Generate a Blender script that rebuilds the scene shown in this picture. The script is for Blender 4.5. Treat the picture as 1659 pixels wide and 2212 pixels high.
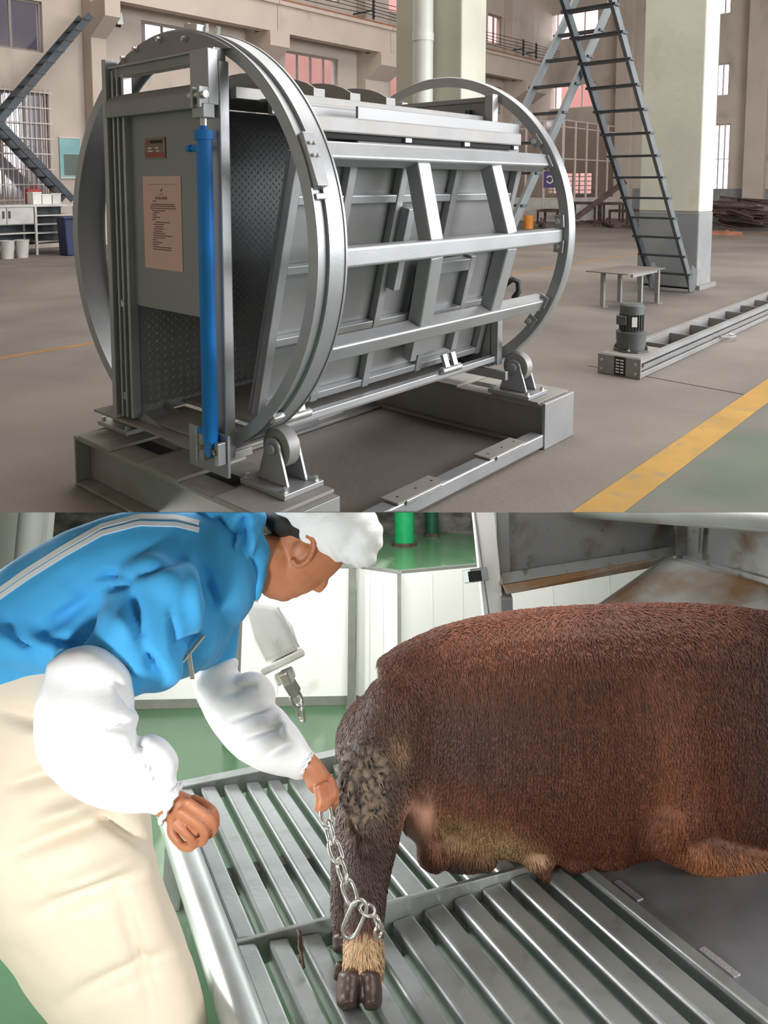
import bpy, bmesh, math, random
from mathutils import Vector, Matrix
random.seed(7)
for o in list(bpy.data.objects): bpy.data.objects.remove(o, do_unlink=True)
scene = bpy.context.scene
COL = scene.collection
# ------------------------------------------------------------------ camera
FPX, CX, CY, CAMH = 1642.0, 829.5, 553.0, 1.62        # focal length in pixels of the 1659 x 2212 frame
PITCH = math.atan((553-399)/FPX)
cam = bpy.data.cameras.new('camera'); cam_o = bpy.data.objects.new('camera', cam); COL.objects.link(cam_o)
cam.sensor_fit = 'VERTICAL'; cam.sensor_height = 36.0; cam.lens = 36.0*FPX/2212
cam.shift_y = -(1106-CY)/2212; cam.clip_start = .05; cam.clip_end = 300
cam_o.location = (0, 0, CAMH); cam_o.rotation_euler = (math.pi/2-PITCH, 0, 0)
scene.camera = cam_o
# ------------------------------------------------------------------ world, lights, exposure
wd = bpy.data.worlds.new('overcast'); scene.world = wd; wd.use_nodes = True
wb = wd.node_tree.nodes['Background']; wb.inputs[0].default_value = (.93, .97, 1, 1); wb.inputs[1].default_value = 5.0
vs = scene.view_settings
vs.view_transform = 'Standard'; vs.look = 'None'; vs.gamma = 1; vs.exposure = 0.0; vs.use_curve_mapping = False
def area(name, loc, target, sx, sy, power, col=(1, 1, 1)):
    l = bpy.data.lights.new(name, 'AREA'); l.shape = 'RECTANGLE'; l.size = sx; l.size_y = sy; l.energy = power; l.color = col
    o = bpy.data.objects.new(name, l); COL.objects.link(o); o.location = loc
    o.rotation_euler = (Vector(target)-Vector(loc)).to_track_quat('-Z', 'Y').to_euler()
    return o
area('assumed_right_daylight', (15.5, 3.5, 5.0), (4, 12.5, 2.5), 16, 7, 4300, (.97, .98, 1))  # assumed daylight from the right, bare area light; the right wall has no opening
area('hall_top_fill', (3, 12, 12.9), (3, 12, 0), 16, 14, 2700, (1, .985, .96))  # added top light for the closed hall; the ceiling has no opening
# assumed left daylight and added fill lights of the lower hall, under the floor slab
area('assumed_left_daylight', (-7.5, 8.6, -3.6), (-1.0, 5.8, -3.4), 3.4, 2.8, 900, (1, .99, .97))  # unseen area light for assumed daylight from the left; no door is built
area('overhead_fill', (.8, 6.2, -.6), (.8, 6.3, -4.2), 5.0, .8, 95, (1, .98, .95))  # added overhead fill to brighten the space below the slab, no fixture
area('panel_fill', (.3, 10.2, -1.3), (.3, 14.3, -5.4), 5, .8, 420, (1, .99, .96))  # added fill aimed at the partition panels to whiten them
area('rear_fill', (1.5, 24, -4.8), (1.5, 25, -13), 8, 5, 1500, (1, .99, .96))  # added fill over the far green floor, which is otherwise unlit
wl_ = bpy.data.lights.new('front_fill_spot', 'SPOT'); wl_.energy = 1100; wl_.spot_size = math.radians(72); wl_.spot_blend = .7; wl_.shadow_soft_size = .5  # added unseen spot, front fill on the worker from the camera side
wo_ = bpy.data.objects.new('front_fill_spot', wl_); COL.objects.link(wo_); wo_.location = (-3.2, .2, -1.9); wo_.rotation_euler = (Vector((-.6, 5.4, -3.4))-Vector((-3.2, .2, -1.9))).to_track_quat('-Z', 'Y').to_euler()
# ------------------------------------------------------------------ frames and helpers
TH = math.radians(41.2567)
AX = Vector((math.sin(TH), math.cos(TH), 0)); BX = Vector((-math.cos(TH), math.sin(TH), 0))
CAMP = Vector((0, 0, CAMH))
def W(u, v, z): return AX*u+BX*v+Vector((0, 0, z))     # hall frame: u along the machine, v across it, z up
def XYZ(x, y, z): return Vector((x, y, z))
def ray(x, y):
    X = (x-CX)/FPX; Y = -(y-CY)/FPX
    return Vector((X, math.cos(PITCH)+Y*math.sin(PITCH), -math.sin(PITCH)+Y*math.cos(PITCH)))
def hit(x, y, n, k):
    d = ray(x, y); return CAMP+d*((k-n.dot(CAMP))/n.dot(d))
def PU(x, y, u): P = hit(x, y, AX, u); return P.dot(BX), P.z
def PV(x, y, v): P = hit(x, y, BX, v); return P.dot(AX), P.z
def PZ(x, y, z=0): P = hit(x, y, Vector((0, 0, 1)), z); return P.dot(AX), P.dot(BX)
# lower hall: its own level frame, tipped with the ramp it stands on; S2 is its scale
S2 = 3.0; TIP = PITCH+math.atan((920-553)/FPX)
F2 = Vector((0, math.cos(TIP), -math.sin(TIP))); U2 = Vector((0, math.sin(TIP), math.cos(TIP)))
def L(x, y, z): return CAMP+(Vector((x, 0, 0))+F2*y+U2*z)*S2
def D(px, py, d): return CAMP+ray(px, py)*(d*S2)       # pixel and distance along the lens axis
def LD(x, y, z):                                       # pixel of an L point
    P = L(x, y, z)-CAMP; f = P.y*math.cos(PITCH)-P.z*math.sin(PITCH); g = P.y*math.sin(PITCH)+P.z*math.cos(PITCH)
    return CX+FPX*P.x/f, CY-FPX*g/f, f/S2
def onL(px, py, z):                                    # pixel -> L coordinates on a level plane
    d = ray(px, py); t = z/(d.dot(U2)); return d.x*t, d.dot(F2)*t, z
def onY(px, py, y):                                    # pixel -> L coordinates on a plane across the view
    d = ray(px, py); t = y/(d.dot(F2)); return d.x*t, y, d.dot(U2)*t
class MB:
    def __init__(s, T=W): s.v = []; s.f = []; s.T = T
    def add(s, vs, fs):
        n = len(s.v); s.v += [s.T(*p) if s.T else Vector(p) for p in vs]; s.f += [[i+n for i in f] for f in fs]; return s
    def box(s, a0, a1, b0, b1, c0, c1):
        return s.add([(a, b, c) for a in (a0, a1) for b in (b0, b1) for c in (c0, c1)],
                     [(0, 1, 3, 2), (4, 6, 7, 5), (0, 4, 5, 1), (2, 3, 7, 6), (0, 2, 6, 4), (1, 5, 7, 3)])
    def bar(s, p0, p1, w, h, up=(0, 0, 1), w1=None, h1=None):
        p0 = Vector(p0); p1 = Vector(p1); d = (p1-p0).normalized(); up = Vector(up); sd = d.cross(up)
        if sd.length < 1e-4: sd = d.cross(Vector((1, 0, 0)))
        sd.normalize(); un = sd.cross(d).normalized(); q = []
        for P, ww, hh in ((p0, w, h), (p1, w1 or w, h1 or h)):
            for i, j in ((-1, -1), (1, -1), (1, 1), (-1, 1)): q.append(tuple(P+sd*(i*ww/2)+un*(j*hh/2)))
        return s.add(q, [(3, 2, 1, 0), (4, 5, 6, 7), (0, 1, 5, 4), (1, 2, 6, 5), (2, 3, 7, 6), (3, 0, 4, 7)])
    def prof(s, p0, d, tr, n=16, cap=True):            # turned shape: (t, r) along d
        p0 = Vector(p0); d = Vector(d).normalized(); x = d.orthogonal().normalized(); y = d.cross(x); q = []; f = []
        for t, r in tr:
            for k in range(n):
                a = 2*math.pi*k/n; q.append(tuple(p0+d*t+(x*math.cos(a)+y*math.sin(a))*r))
        for i in range(len(tr)-1):
            for k in range(n): f.append((i*n+k, i*n+(k+1) % n, (i+1)*n+(k+1) % n, (i+1)*n+k))
        if cap: f.append(tuple(range(n))[::-1]); f.append(tuple(range((len(tr)-1)*n, len(tr)*n)))
        return s.add(q, f)
    def cyl(s, p0, p1, r, r1=None, n=16):
        return s.prof(p0, Vector(p1)-Vector(p0), [(0, r), ((Vector(p1)-Vector(p0)).length, r if r1 is None else r1)], n)
    def tube(s, pts, r, n=8, closed=False):            # swept round wire
        P = [Vector(p) for p in pts]; N = len(P); q = []; f = []; x = None
        for i in range(N):
            a = P[(i-1) % N] if (closed or i) else P[i]; b = P[(i+1) % N] if (closed or i < N-1) else P[i]
            d = (b-a).normalized()
            x = d.orthogonal().normalized() if x is None else (x-d*x.dot(d)).normalized()
            y = d.cross(x); rr = r[i] if isinstance(r, (list, tuple)) else r
            for k in range(n):
                t = 2*math.pi*k/n; q.append(tuple(P[i]+(x*math.cos(t)+y*math.sin(t))*rr))
        for i in range(N if closed else N-1):
            j = (i+1) % N
            for k in range(n): f.append((i*n+k, i*n+(k+1) % n, j*n+(k+1) % n, j*n+k))
        if not closed: f.append(tuple(range(n))[::-1]); f.append(tuple(range((N-1)*n, N*n)))
        return s.add(q, f)
    def prism(s, pts, ext):
        n = len(pts); e = Vector(ext); q = [tuple(p) for p in pts]+[tuple(Vector(p)+e) for p in pts]
        return s.add(q, [tuple(range(n))[::-1], tuple(range(n, 2*n))]+[(i, (i+1) % n, n+(i+1) % n, n+i) for i in range(n)])
    def revolve(s, c, prof, a0=0, a1=2*math.pi, n=96):  # closed (u, r) profile turned about the u axis through c = (v, z)
        full = abs(a1-a0-2*math.pi) < 1e-6; m = len(prof); N = n if full else n+1; q = []; f = []
        for k in range(N):
            a = a0+(a1-a0)*k/n
            for u, r in prof: q.append((u, c[0]+r*math.cos(a), c[1]+r*math.sin(a)))
        for k in range(n):
            j = (k+1) % N
            for i in range(m): f.append((k*m+i, k*m+(i+1) % m, j*m+(i+1) % m, j*m+i))
        if not full: f.append(tuple(range(m))); f.append(tuple(range(n*m, n*m+m))[::-1])
        return s.add(q, f)
    def ball(s, c, r, n=12, m=8):
        rx, ry, rz = r if isinstance(r, (tuple, list)) else (r, r, r); q = [(c[0], c[1], c[2]-rz)]; f = []
        for i in range(1, m):
            t = math.pi*i/m
            for k in range(n):
                a = 2*math.pi*k/n; q.append((c[0]+rx*math.sin(t)*math.cos(a), c[1]+ry*math.sin(t)*math.sin(a), c[2]-rz*math.cos(t)))
        q.append((c[0], c[1], c[2]+rz)); e = len(q)-1
        for k in range(n):
            f.append((0, 1+(k+1) % n, 1+k)); f.append((e, e-n+k, e-n+(k+1) % n))
            for i in range(m-2): f.append((1+i*n+k, 1+i*n+(k+1) % n, 1+(i+1)*n+(k+1) % n, 1+(i+1)*n+k))
        return s.add(q, f)
    def build(s, name, mat, parent=None, smooth=False, bevel=0, clip=False, seg=2, sub=0):
        me = bpy.data.meshes.new(name)
        lo = Vector((min(p[i] for p in s.v) for i in range(3))); hi = Vector((max(p[i] for p in s.v) for i in range(3)))
        org = Vector(((lo.x+hi.x)/2, (lo.y+hi.y)/2, lo.z))
        me.from_pydata([tuple(p-org) for p in s.v], [], s.f)
        bm = bmesh.new(); bm.from_mesh(me)
        if clip:                                       # cut flush with the broken edge of the hall floor
            n = Vector((1, 0, 0)).cross(ray(829, 1106.6)).normalized()
            if n.z < 0: n = -n
            g = bm.verts[:]+bm.edges[:]+bm.faces[:]
            r = bmesh.ops.bisect_plane(bm, geom=g, plane_co=CAMP-org, plane_no=n, clear_inner=True)
            es = [e for e in r['geom_cut'] if isinstance(e, bmesh.types.BMEdge)]
            if es: bmesh.ops.holes_fill(bm, edges=es, sides=0)
        bmesh.ops.recalc_face_normals(bm, faces=bm.faces[:])
        bm.to_mesh(me); bm.free()
        if smooth:
            for p in me.polygons: p.use_smooth = True
        o = bpy.data.objects.new(name, me); COL.objects.link(o); me.materials.append(mat)
        WORG[o.name] = org
        if parent is not None: o.parent = parent; o.location = org-WORG[parent.name]
        else: o.location = org
        if bevel:
            m = o.modifiers.new('bevel', 'BEVEL'); m.width = bevel; m.segments = seg; m.limit_method = 'ANGLE'; m.angle_limit = math.radians(40)
        if sub:
            m = o.modifiers.new('sub', 'SUBSURF'); m.levels = sub; m.render_levels = sub
        if smooth == 'auto':
            m = o.modifiers.new('es', 'EDGE_SPLIT'); m.split_angle = math.radians(38)
        return o
WORG = {}
def tag(o, label=None, cat=None, group=None, kind=None):
    for k, v in (('label', label), ('category', cat), ('group', group), ('kind', kind)):
        if v: o[k] = v
    return o
def thing(name, label, cat, loc, group=None):
    o = bpy.data.objects.new(name, None); COL.objects.link(o); o.location = loc; o.empty_display_size = .1
    WORG[o.name] = Vector(loc); return tag(o, label, cat, group)
def struct(o): o['kind'] = 'structure'; return o
# ------------------------------------------------------------------ materials
def mat(name, col, rough=.6, metal=0, var=.12, scale=4, bump=0, bscale=None, col2=None, spec=.5, stretch=None, detail=5, sss=0, coat=0, sheen=0):
    m = bpy.data.materials.new(name); m.use_nodes = True; nt = m.node_tree; b = nt.nodes['Principled BSDF']
    b.inputs['Roughness'].default_value = rough; b.inputs['Metallic'].default_value = metal; b.inputs['Specular IOR Level'].default_value = spec
    tc = nt.nodes.new('ShaderNodeTexCoord'); mp = nt.nodes.new('ShaderNodeMapping'); nt.links.new(tc.outputs['Object'], mp.inputs[0])
    if stretch: mp.inputs['Scale'].default_value = stretch
    nz = nt.nodes.new('ShaderNodeTexNoise'); nz.inputs['Scale'].default_value = scale; nz.inputs['Detail'].default_value = detail
    nt.links.new(mp.outputs[0], nz.inputs['Vector'])
    r = nt.nodes.new('ShaderNodeValToRGB'); c2 = col2 or tuple(min(1, c*(1+var)) for c in col)
    c1 = col if col2 else tuple(c*(1-var) for c in col)
    r.color_ramp.elements[0].position = .35; r.color_ramp.elements[1].position = .66
    r.color_ramp.elements[0].color = (*c1, 1); r.color_ramp.elements[1].color = (*c2, 1)
    nt.links.new(nz.outputs['Fac'], r.inputs[0]); nt.links.new(r.outputs[0], b.inputs['Base Color'])
    if bump:
        n2 = nt.nodes.new('ShaderNodeTexNoise'); n2.inputs['Scale'].default_value = bscale or scale*8; n2.inputs['Detail'].default_value = 4
        nt.links.new(mp.outputs[0], n2.inputs['Vector'])
        bp = nt.nodes.new('ShaderNodeBump'); bp.inputs['Strength'].default_value = bump; bp.inputs['Distance'].default_value = .02
        nt.links.new(n2.outputs['Fac'], bp.inputs['Height']); nt.links.new(bp.outputs[0], b.inputs['Normal'])
    if sss: b.inputs['Subsurface Weight'].default_value = sss; b.inputs['Subsurface Scale'].default_value = .03; b.inputs['Subsurface Radius'].default_value = (1, .35, .2)
    if coat: b.inputs['Coat Weight'].default_value = coat; b.inputs['Coat Roughness'].default_value = .2
    if sheen: b.inputs['Sheen Weight'].default_value = sheen
    return m
def glass(name, tint, t=.85):
    m = bpy.data.materials.new(name); m.use_nodes = True; nt = m.node_tree; nt.nodes.clear()
    o = nt.nodes.new('ShaderNodeOutputMaterial'); mx = nt.nodes.new('ShaderNodeMixShader'); tr = nt.nodes.new('ShaderNodeBsdfTransparent')
    gl = nt.nodes.new('ShaderNodeBsdfGlossy'); tr.inputs[0].default_value = (*tint, 1); gl.inputs['Roughness'].default_value = .1
    mx.inputs[0].default_value = 1-t; nt.links.new(tr.outputs[0], mx.inputs[1]); nt.links.new(gl.outputs[0], mx.inputs[2]); nt.links.new(mx.outputs[0], o.inputs[0])
    return m
def mixin(m, col, scale, lo, hi, rough=None, stretch=None, seed=0, detail=6):        # a second layer of wear on a material
    nt = m.node_tree; b = nt.nodes['Principled BSDF']; src = b.inputs['Base Color'].links[0].from_socket
    tc = nt.nodes.new('ShaderNodeTexCoord'); mp = nt.nodes.new('ShaderNodeMapping'); mp.inputs['Location'].default_value = (seed, seed*1.7, seed*.6)
    if stretch: mp.inputs['Scale'].default_value = stretch
    nz = nt.nodes.new('ShaderNodeTexNoise'); nz.inputs['Scale'].default_value = scale; nz.inputs['Detail'].default_value = detail
    rp = nt.nodes.new('ShaderNodeMapRange'); rp.inputs[1].default_value = lo; rp.inputs[2].default_value = hi
    mx = nt.nodes.new('ShaderNodeMix'); mx.data_type = 'RGBA'
    nt.links.new(tc.outputs['Object'], mp.inputs[0]); nt.links.new(mp.outputs[0], nz.inputs['Vector']); nt.links.new(nz.outputs['Fac'], rp.inputs[0])
    nt.links.new(rp.outputs[0], mx.inputs[0]); nt.links.new(src, mx.inputs[6]); mx.inputs[7].default_value = (*col, 1)
    nt.links.new(mx.outputs[2], b.inputs['Base Color'])
    return m
M = {}
M['floor'] = mixin(mat('hall_floor', (.185, .16, .14), .75, var=.18, scale=.7, bump=.15, bscale=30), (.10, .09, .08), .35, .5, .8, seed=3)
M['silver'] = mat('silver_paint', (.36, .37, .385), .40, .55, var=.08, scale=3, bump=.04, bscale=160)
M['silver_dull'] = mixin(mat('dusty_silver', (.29, .29, .29), .55, .4, var=.1, scale=3, bump=.05, bscale=120), (.27, .24, .20), 2.5, .45, .75)
M['sheet'] = mat('painted_sheet', (.25, .252, .255), .45, .45, var=.06, scale=2)
M['dusty'] = mixin(mat('dusty_plate', (.27, .255, .235), .75, .1, var=.1, scale=5), (.2, .18, .16), 3, .5, .8)
M['tread'] = mat('chequer_plate', (.27, .28, .30), .45, .55, var=.12, scale=2)
M['weld'] = mat('weld_bead', (.65, .65, .66), .35, .7, var=.2, scale=80, bump=.5, bscale=200)
M['bolt'] = mat('galvanised_bolt', (.6, .6, .58), .3, .8, var=.1, scale=20)
M['blue'] = mat('blue_enamel', (.004, .20, .66), .5, 0, var=.06, scale=4)
M['black'] = mat('black_rubber', (.012, .012, .013), .6, var=.2)
M['dark'] = mat('dark_slot', (.008, .009, .01), .8, var=.1)
M['paper'] = mat('pink_paper', (.74, .46, .44), .8, var=.03, scale=2)
M['ink'] = mat('grey_ink', (.14, .08, .08), .8, var=.1)
M['plate'] = mat('etched_plate', (.19, .15, .10), .35, .5, var=.3, scale=30)
M['red'] = mat('red_print', (.35, .04, .03), .5, var=.1)
M['concrete'] = mixin(mixin(mat('painted_concrete', (.50, .43, .375), .9, var=.06, scale=.8, bump=.1, bscale=12), (.34, .29, .25), 1.1, .55, .8, stretch=(1, 1, .35)), (.23, .17, .13), .45, .66, .78, seed=5)
M['beam'] = mixin(mat('crane_beam_concrete', (.52, .44, .38), .9, var=.05, scale=.9, bump=.08, bscale=10), (.38, .32, .27), 1.5, .58, .8)
M['column'] = mixin(mat('column_plaster', (.56, .55, .47), .9, var=.06, scale=1.2, bump=.18, bscale=9), (.40, .38, .30), 1.6, .58, .78, stretch=(1, 1, .5))
M['dado'] = mixin(mat('grey_dado_paint', (.215, .225, .225), .7, var=.08, scale=2, bump=.1), (.33, .31, .25), 2.5, .6, .8)
M['pipe'] = mat('white_downpipe', (.68, .68, .64), .5, var=.04, scale=2)
M['pink'] = mat('pink_render_outside', (.80, .47, .43), .9, var=.06, scale=.6)
M['dull'] = mat('dull_lavender_outside', (.20, .19, .23), .9, var=.15, scale=.7)
M['frame'] = mat('window_frame', (.25, .21, .19), .6, var=.1)
M['wframe'] = mat('pale_window_frame', (.62, .55, .52), .5, var=.05)
M['pane'] = glass('window_glass', (.96, .94, .96), .9)
M['pane2'] = glass('office_glass', (.86, .82, .80), .86)
M['frost'] = glass('frosted_glass', (.80, .80, .88), .8)
M['ladder'] = mat('ladder_grey_paint', (.13, .145, .15), .5, .3, var=.12, scale=4)
M['ladder_dark'] = mat('ladder_blue_black', (.045, .055, .065), .45, .3, var=.2, scale=5)
M['rust'] = mat('rusty_steel', (.075, .048, .04), .8, .2, var=.4, scale=4)
M['rail_rust'] = mat('rust_red_rail', (.32, .13, .075), .8, .1, var=.25, scale=3)
M['yellow'] = mixin(mat('yellow_line_paint', (.40, .23, .05), .7, var=.1, scale=3), (.27, .20, .11), 8, .55, .75)
M['orange_line'] = mat('faded_orange_line', (.30, .15, .05), .75, var=.2, scale=5)
M['motor'] = mat('motor_grey_green', (.10, .11, .105), .5, .2, var=.12, scale=6)
M['white'] = mat('white_paint', (.74, .73, .70), .5, var=.05, scale=3)
M['cabinet'] = mat('dirty_white_cabinet', (.55, .54, .51), .5, var=.15, scale=3)
M['teal'] = mat('teal_notice_board', (.16, .36, .36), .3, var=.2, scale=2, col2=(.22, .44, .44))
M['lamp_glass'] = mat('flood_lamp_glass', (.35, .35, .33), .15, .3)
M['red_item'] = mat('red_case', (.30, .02, .02), .5)
M['navy'] = mat('navy_bin', (.02, .03, .10), .5)
M['orange_item'] = mat('orange_bucket', (.60, .22, .03), .5)
M['purple'] = mat('purple_sign', (.10, .08, .20), .6)
# ================================================================== UPPER HALL
# floor slab: thin broken lip at the camera side, thicker further back
YE = hit(829, 1107, Vector((0, 0, 1)), 0).y
m = MB(XYZ)
m.prism([(-45, YE, 0), (-45, 62, 0), (-45, 62, -.35), (-45, YE+2.3, -.35)], (95, 0, 0)); fl = struct(m.build('floor', M['floor']))
for i, (v0, v1, u0, u1, mm) in enumerate([(1.505, 1.70, 2.6, 32, 'yellow'), (7.28, 7.36, -6, 30, 'orange_line')]):
    o = MB().box(u0, u1, v0, v1, .0005, .003).build('trim_%d' % (i+1), M[mm], clip=True); struct(o)
M['greenfloor'] = mixin(mat('worn_green_floor', (.10, .13, .095), .7, var=.15, scale=1.2), (.16, .14, .125), .9, .42, .62, seed=2)
struct(MB().box(2.3, 33, -14, 1.50, .0004, .002).build('trim_3', M['greenfloor'], clip=True))
# joint lines in the concrete floor
for i, (p, q) in enumerate([((1270, 790), (1659, 862)), ((1380, 826), (1500, 850))][:1]):
    a = PZ(*p); b = PZ(*q)
    struct(MB().bar((a[0], a[1], .001), (b[0], b[1], .001), .012, .002).build('trim_4', M['dark']))
WV, WU = 19.5, 35.0
struct(MB().box(-32, 35.4, -12, 19.85, 14, 14.3).build('ceiling', M['concrete']))
struct(MB(XYZ).box(-45, 50, -8.4, -8, -16, 14).build('wall_behind', M['concrete']))
struct(MB().box(-32, 36, -12.4, -12, 0, 14).build('wall_right', M['concrete']))
def holes_wall(mb, along, lo, hi, z0, z1, d0, d1, holes):
    A = sorted(set([lo, hi]+[h[0] for h in holes]+[h[1] for h in holes])); Zs = sorted(set([z0, z1]+[h[2] for h in holes]+[h[3] for h in holes]))
    A = [a for a in A if lo <= a <= hi]; Zs = [z for z in Zs if z0 <= z <= z1]
    for i in range(len(A)-1):
        j = 0
        while j < len(Zs)-1:
            ca = (A[i]+A[i+1])/2
            def hole(k): cz = (Zs[k]+Zs[k+1])/2; return any(h[0] < ca < h[1] and h[2] < cz < h[3] for h in holes)
            if hole(j): j += 1; continue
            k = j
            while k < len(Zs)-1 and not hole(k): k += 1
            if along == 'u': mb.box(A[i], A[i+1], d0, d1, Zs[j], Zs[k])
            else: mb.box(d0, d1, A[i], A[i+1], Zs[j], Zs[k])
            j = k
def rectV(x0, y0, x1, y1, v=WV):
    u0, _ = PV(x0, (y0+y1)/2, v); u1, _ = PV(x1, (y0+y1)/2, v); xm = (x0+x1)/2
    return u0, u1, PV(xm, y1, v)[1], PV(xm, y0, v)[1]
def rectU(x0, y0, x1, y1, u=WU):
    v0, _ = PU(x1, (y0+y1)/2, u); v1, _ = PU(x0, (y0+y1)/2, u); xm = (x0+x1)/2
    return v0, v1, PU(xm, y1, u)[1], PU(xm, y0, u)[1]
wl = [rectV(-45, -8, 92, 105), rectV(-45, 196, 108, 432), rectV(306, 52, 402, 140), rectV(617, 118, 730, 196), rectV(843, 152, 915, 245),
      rectV(1054, 32, 1086, 96), rectV(1056, 187, 1084, 245), rectV(700, -70, 735, 3), rectV(838, -60, 905, 33)]
wb_ = [rectU(1175, 24, 1292, 84), rectU(1171, 182, 1285, 235), rectU(1553, -40, 1580, 30), rectU(1547, 137, 1575, 207), rectU(1537, 268, 1575, 418), rectU(1166, 372, 1278, 420)]
m = MB(); holes_wall(m, 'u', -32, WU+.5, 0, 14, WV, WV+.35, wl); struct(m.build('wall_left', M['concrete']))
m = MB(); holes_wall(m, 'v', -6, WV, 0, 14, WU, WU+.35, wb_); struct(m.build('wall_back', M['concrete']))
nw = 0
def window(along, r, wall, ncols, nrows, fm, pm, inset=.12):
    global nw; nw += 1
    a0, a1, z0, z1 = r; d = wall+inset; t = .06
    def bx(mb, p0, p1, q0, q1, e=.0): return mb.box(p0, p1, d-.03-e, d+.03+e, q0, q1) if along == 'u' else mb.box(d-.03-e, d+.03+e, p0, p1, q0, q1)
    root = MB(); bx(root, a0, a0+t, z0, z1); bx(root, a1-t, a1, z0, z1); bx(root, a0+t, a1-t, z0, z0+t); bx(root, a0+t, a1-t, z1-t, z1)
    root = struct(root.build('window_%d' % nw, fm))
    for i in range(1, ncols):
        x = a0+(a1-a0)*i/ncols; bx(MB(), x-.03, x+.03, z0+t, z1-t).build('mullion', fm, root)
    for j in range(1, nrows):
        z = z0+(z1-z0)*j/nrows; bx(MB(), a0+t, a1-t, z-.02, z+.02, .005).build('glazing_bar', fm, root)
    for i in range(ncols):
        x0 = a0+(a1-a0)*i/ncols+.03; x1 = a0+(a1-a0)*(i+1)/ncols-.03; mb = MB()
        if along == 'u': mb.box(x0, x1, d-.004, d+.004, z0+t, z1-t)
        else: mb.box(d-.004, d+.004, x0, x1, z0+t, z1-t)
        mb.build('pane', pm, root)
    return root
for i, r in enumerate(wl):
    window('u', r, WV, [2, 3, 2, 4, 2, 2, 2, 2, 2][i], [1, 2, 1, 1, 1, 1, 1, 1, 1][i], M['frame'], M['frost'] if i in (0,) else M['pane'])
for i, r in enumerate(wb_):
    window('v', r, WU, [4, 4, 2, 2, 3, 8][i], [1, 1, 1, 1, 2, 5][i], M['wframe'], M['pane'])
# window grilles
g = wl[1]; gr = thing('window_grille', 'silver welded bar grille over the tall window at the far left', 'grille', W((g[0]+g[1])/2, WV-.08, g[2]))
nb = 15
for i in range(nb):
    u = g[0]+(g[1]-g[0])*i/(nb-1); MB().cyl((u, WV-.08, g[2]-.1), (u, WV-.08, g[3]+.1), .012, n=6).build('bar', M['wframe'], gr)
for j in range(8):
    z = g[2]+(g[3]-g[2])*j/7; MB().box(g[0]-.05, g[1]+.05, WV-.11, WV-.095, z-.014, z+.014).build('rail', M['wframe'], gr)
# pink building outside the left wall, daylight above and beside it
struct(MB().box(18.9, 60, WV+5, WV+6, 0, 16).build('wall_outside', M['pink']))
struct(MB().box(2, 14.5, WV+4, WV+5, 0, 9.5).build('wall_outside_low', M['dull']))
struct(MB().box(WU+4, WU+5, 13.5, 21, 2.6, 7.5).build('wall_outside_rear', M['pink']))
# pilasters, corbels and crane girders along the left wall
def uat(x, y, v): return PV(x, y, v)[0]
pil = [(uat(195, 100, 19.1), uat(228, 100, 19.1)), (uat(548, 100, 19.1), uat(590, 100, 19.1)), (uat(788, 140, 19.1), uat(838, 140, 19.1)), (uat(1105, 100, 19.1), uat(1150, 100, 19.1))]
bz0 = PV(700, 92, 18.6)[1]; bz1 = bz0+.95
for i, (u0, u1) in enumerate(pil):
    o = MB().box(u0, u1, 19.05, WV-.001, 0, 14).build('trim_%d' % (10+i), M['concrete'], bevel=.02); struct(o)
    c = MB().prism([(u0, 19.049, bz0-.9), (u0, 19.049, bz0-.002), (u0, 18.3, bz0-.002), (u0, 18.3, bz0-.45)], (u1-u0, 0, 0)).build('corbel', M['beam'], o)
for i, (ua, ub) in enumerate([(2.2, (pil[0][0]+pil[0][1])/2-.02), ((pil[0][0]+pil[0][1])/2, (pil[1][0]+pil[1][1])/2-.02), ((pil[1][0]+pil[1][1])/2, (pil[2][0]+pil[2][1])/2-.02), ((pil[2][0]+pil[2][1])/2, (pil[3][0]+pil[3][1])/2+1)]):
    if i == 0: continue
    g = thing('crane_girder', ['', 'pale concrete crane girder above the ring machine nearest the left floodlight', 'pale concrete crane girder span over the pink four-pane window', 'pale concrete crane girder span ending at the far corner'][i], 'girder', W((ua+ub)/2, 18.6, bz0), 'crane girders on the left wall')
    MB().box(ua, ub, 18.4, 18.75, bz0, bz1-.12).build('web', M['beam'], g); MB().box(ua, ub, 18.3, 19.0, bz1-.12, bz1).build('flange', M['beam'], g)
    MB().box(ua, ub, 18.5, 18.6, bz1, bz1+.12).build('crane_rail', M['rail_rust'], g)
# cables above the girder
cz = PV(803, 34, 18.45)[1]
for k in range(5):
    pts = [(u, 18.44, cz+.13*k+.03*math.sin((u-12)*.9+k)) for u in [17+i*1.7 for i in range(11)]]
    tag(MB().tube(pts, .012, 6).build('conductor_cable', M['black']), 'thin dark conductor cable strung above the crane girder', 'cable', 'conductor cables on the left wall')
for k, u in enumerate((uat(803, 35, 18.6), uat(1127, 100, 18.6), uat(1155, 100, 18.6))):
    if k == 0: u = uat(803, 35, 18.6)
    b_ = thing('cable_bracket', ['dark insulator bracket on the wall left of the round column', 'dark insulator bracket beside the far corner pilaster', 'dark insulator bracket right in the far corner'][k], 'bracket', W(u, 18.5, cz-.1), 'insulator brackets')
    MB().box(u-.04, u+.04, 18.5, 18.54, cz-.1, cz+.65).build('plate', M['ladder_dark'], b_); MB().box(u-.02, u+.02, 18.541, WV-.01, cz+.2, cz+.25).build('arm', M['ladder_dark'], b_)
    for j in range(5): MB().prof((u, 18.5, cz+.13*j), (0, -1, 0), [(0, .03), (.02, .03), (.03, .02), (.05, .03)], 8).build('insulator', M['rust'], b_)
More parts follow.
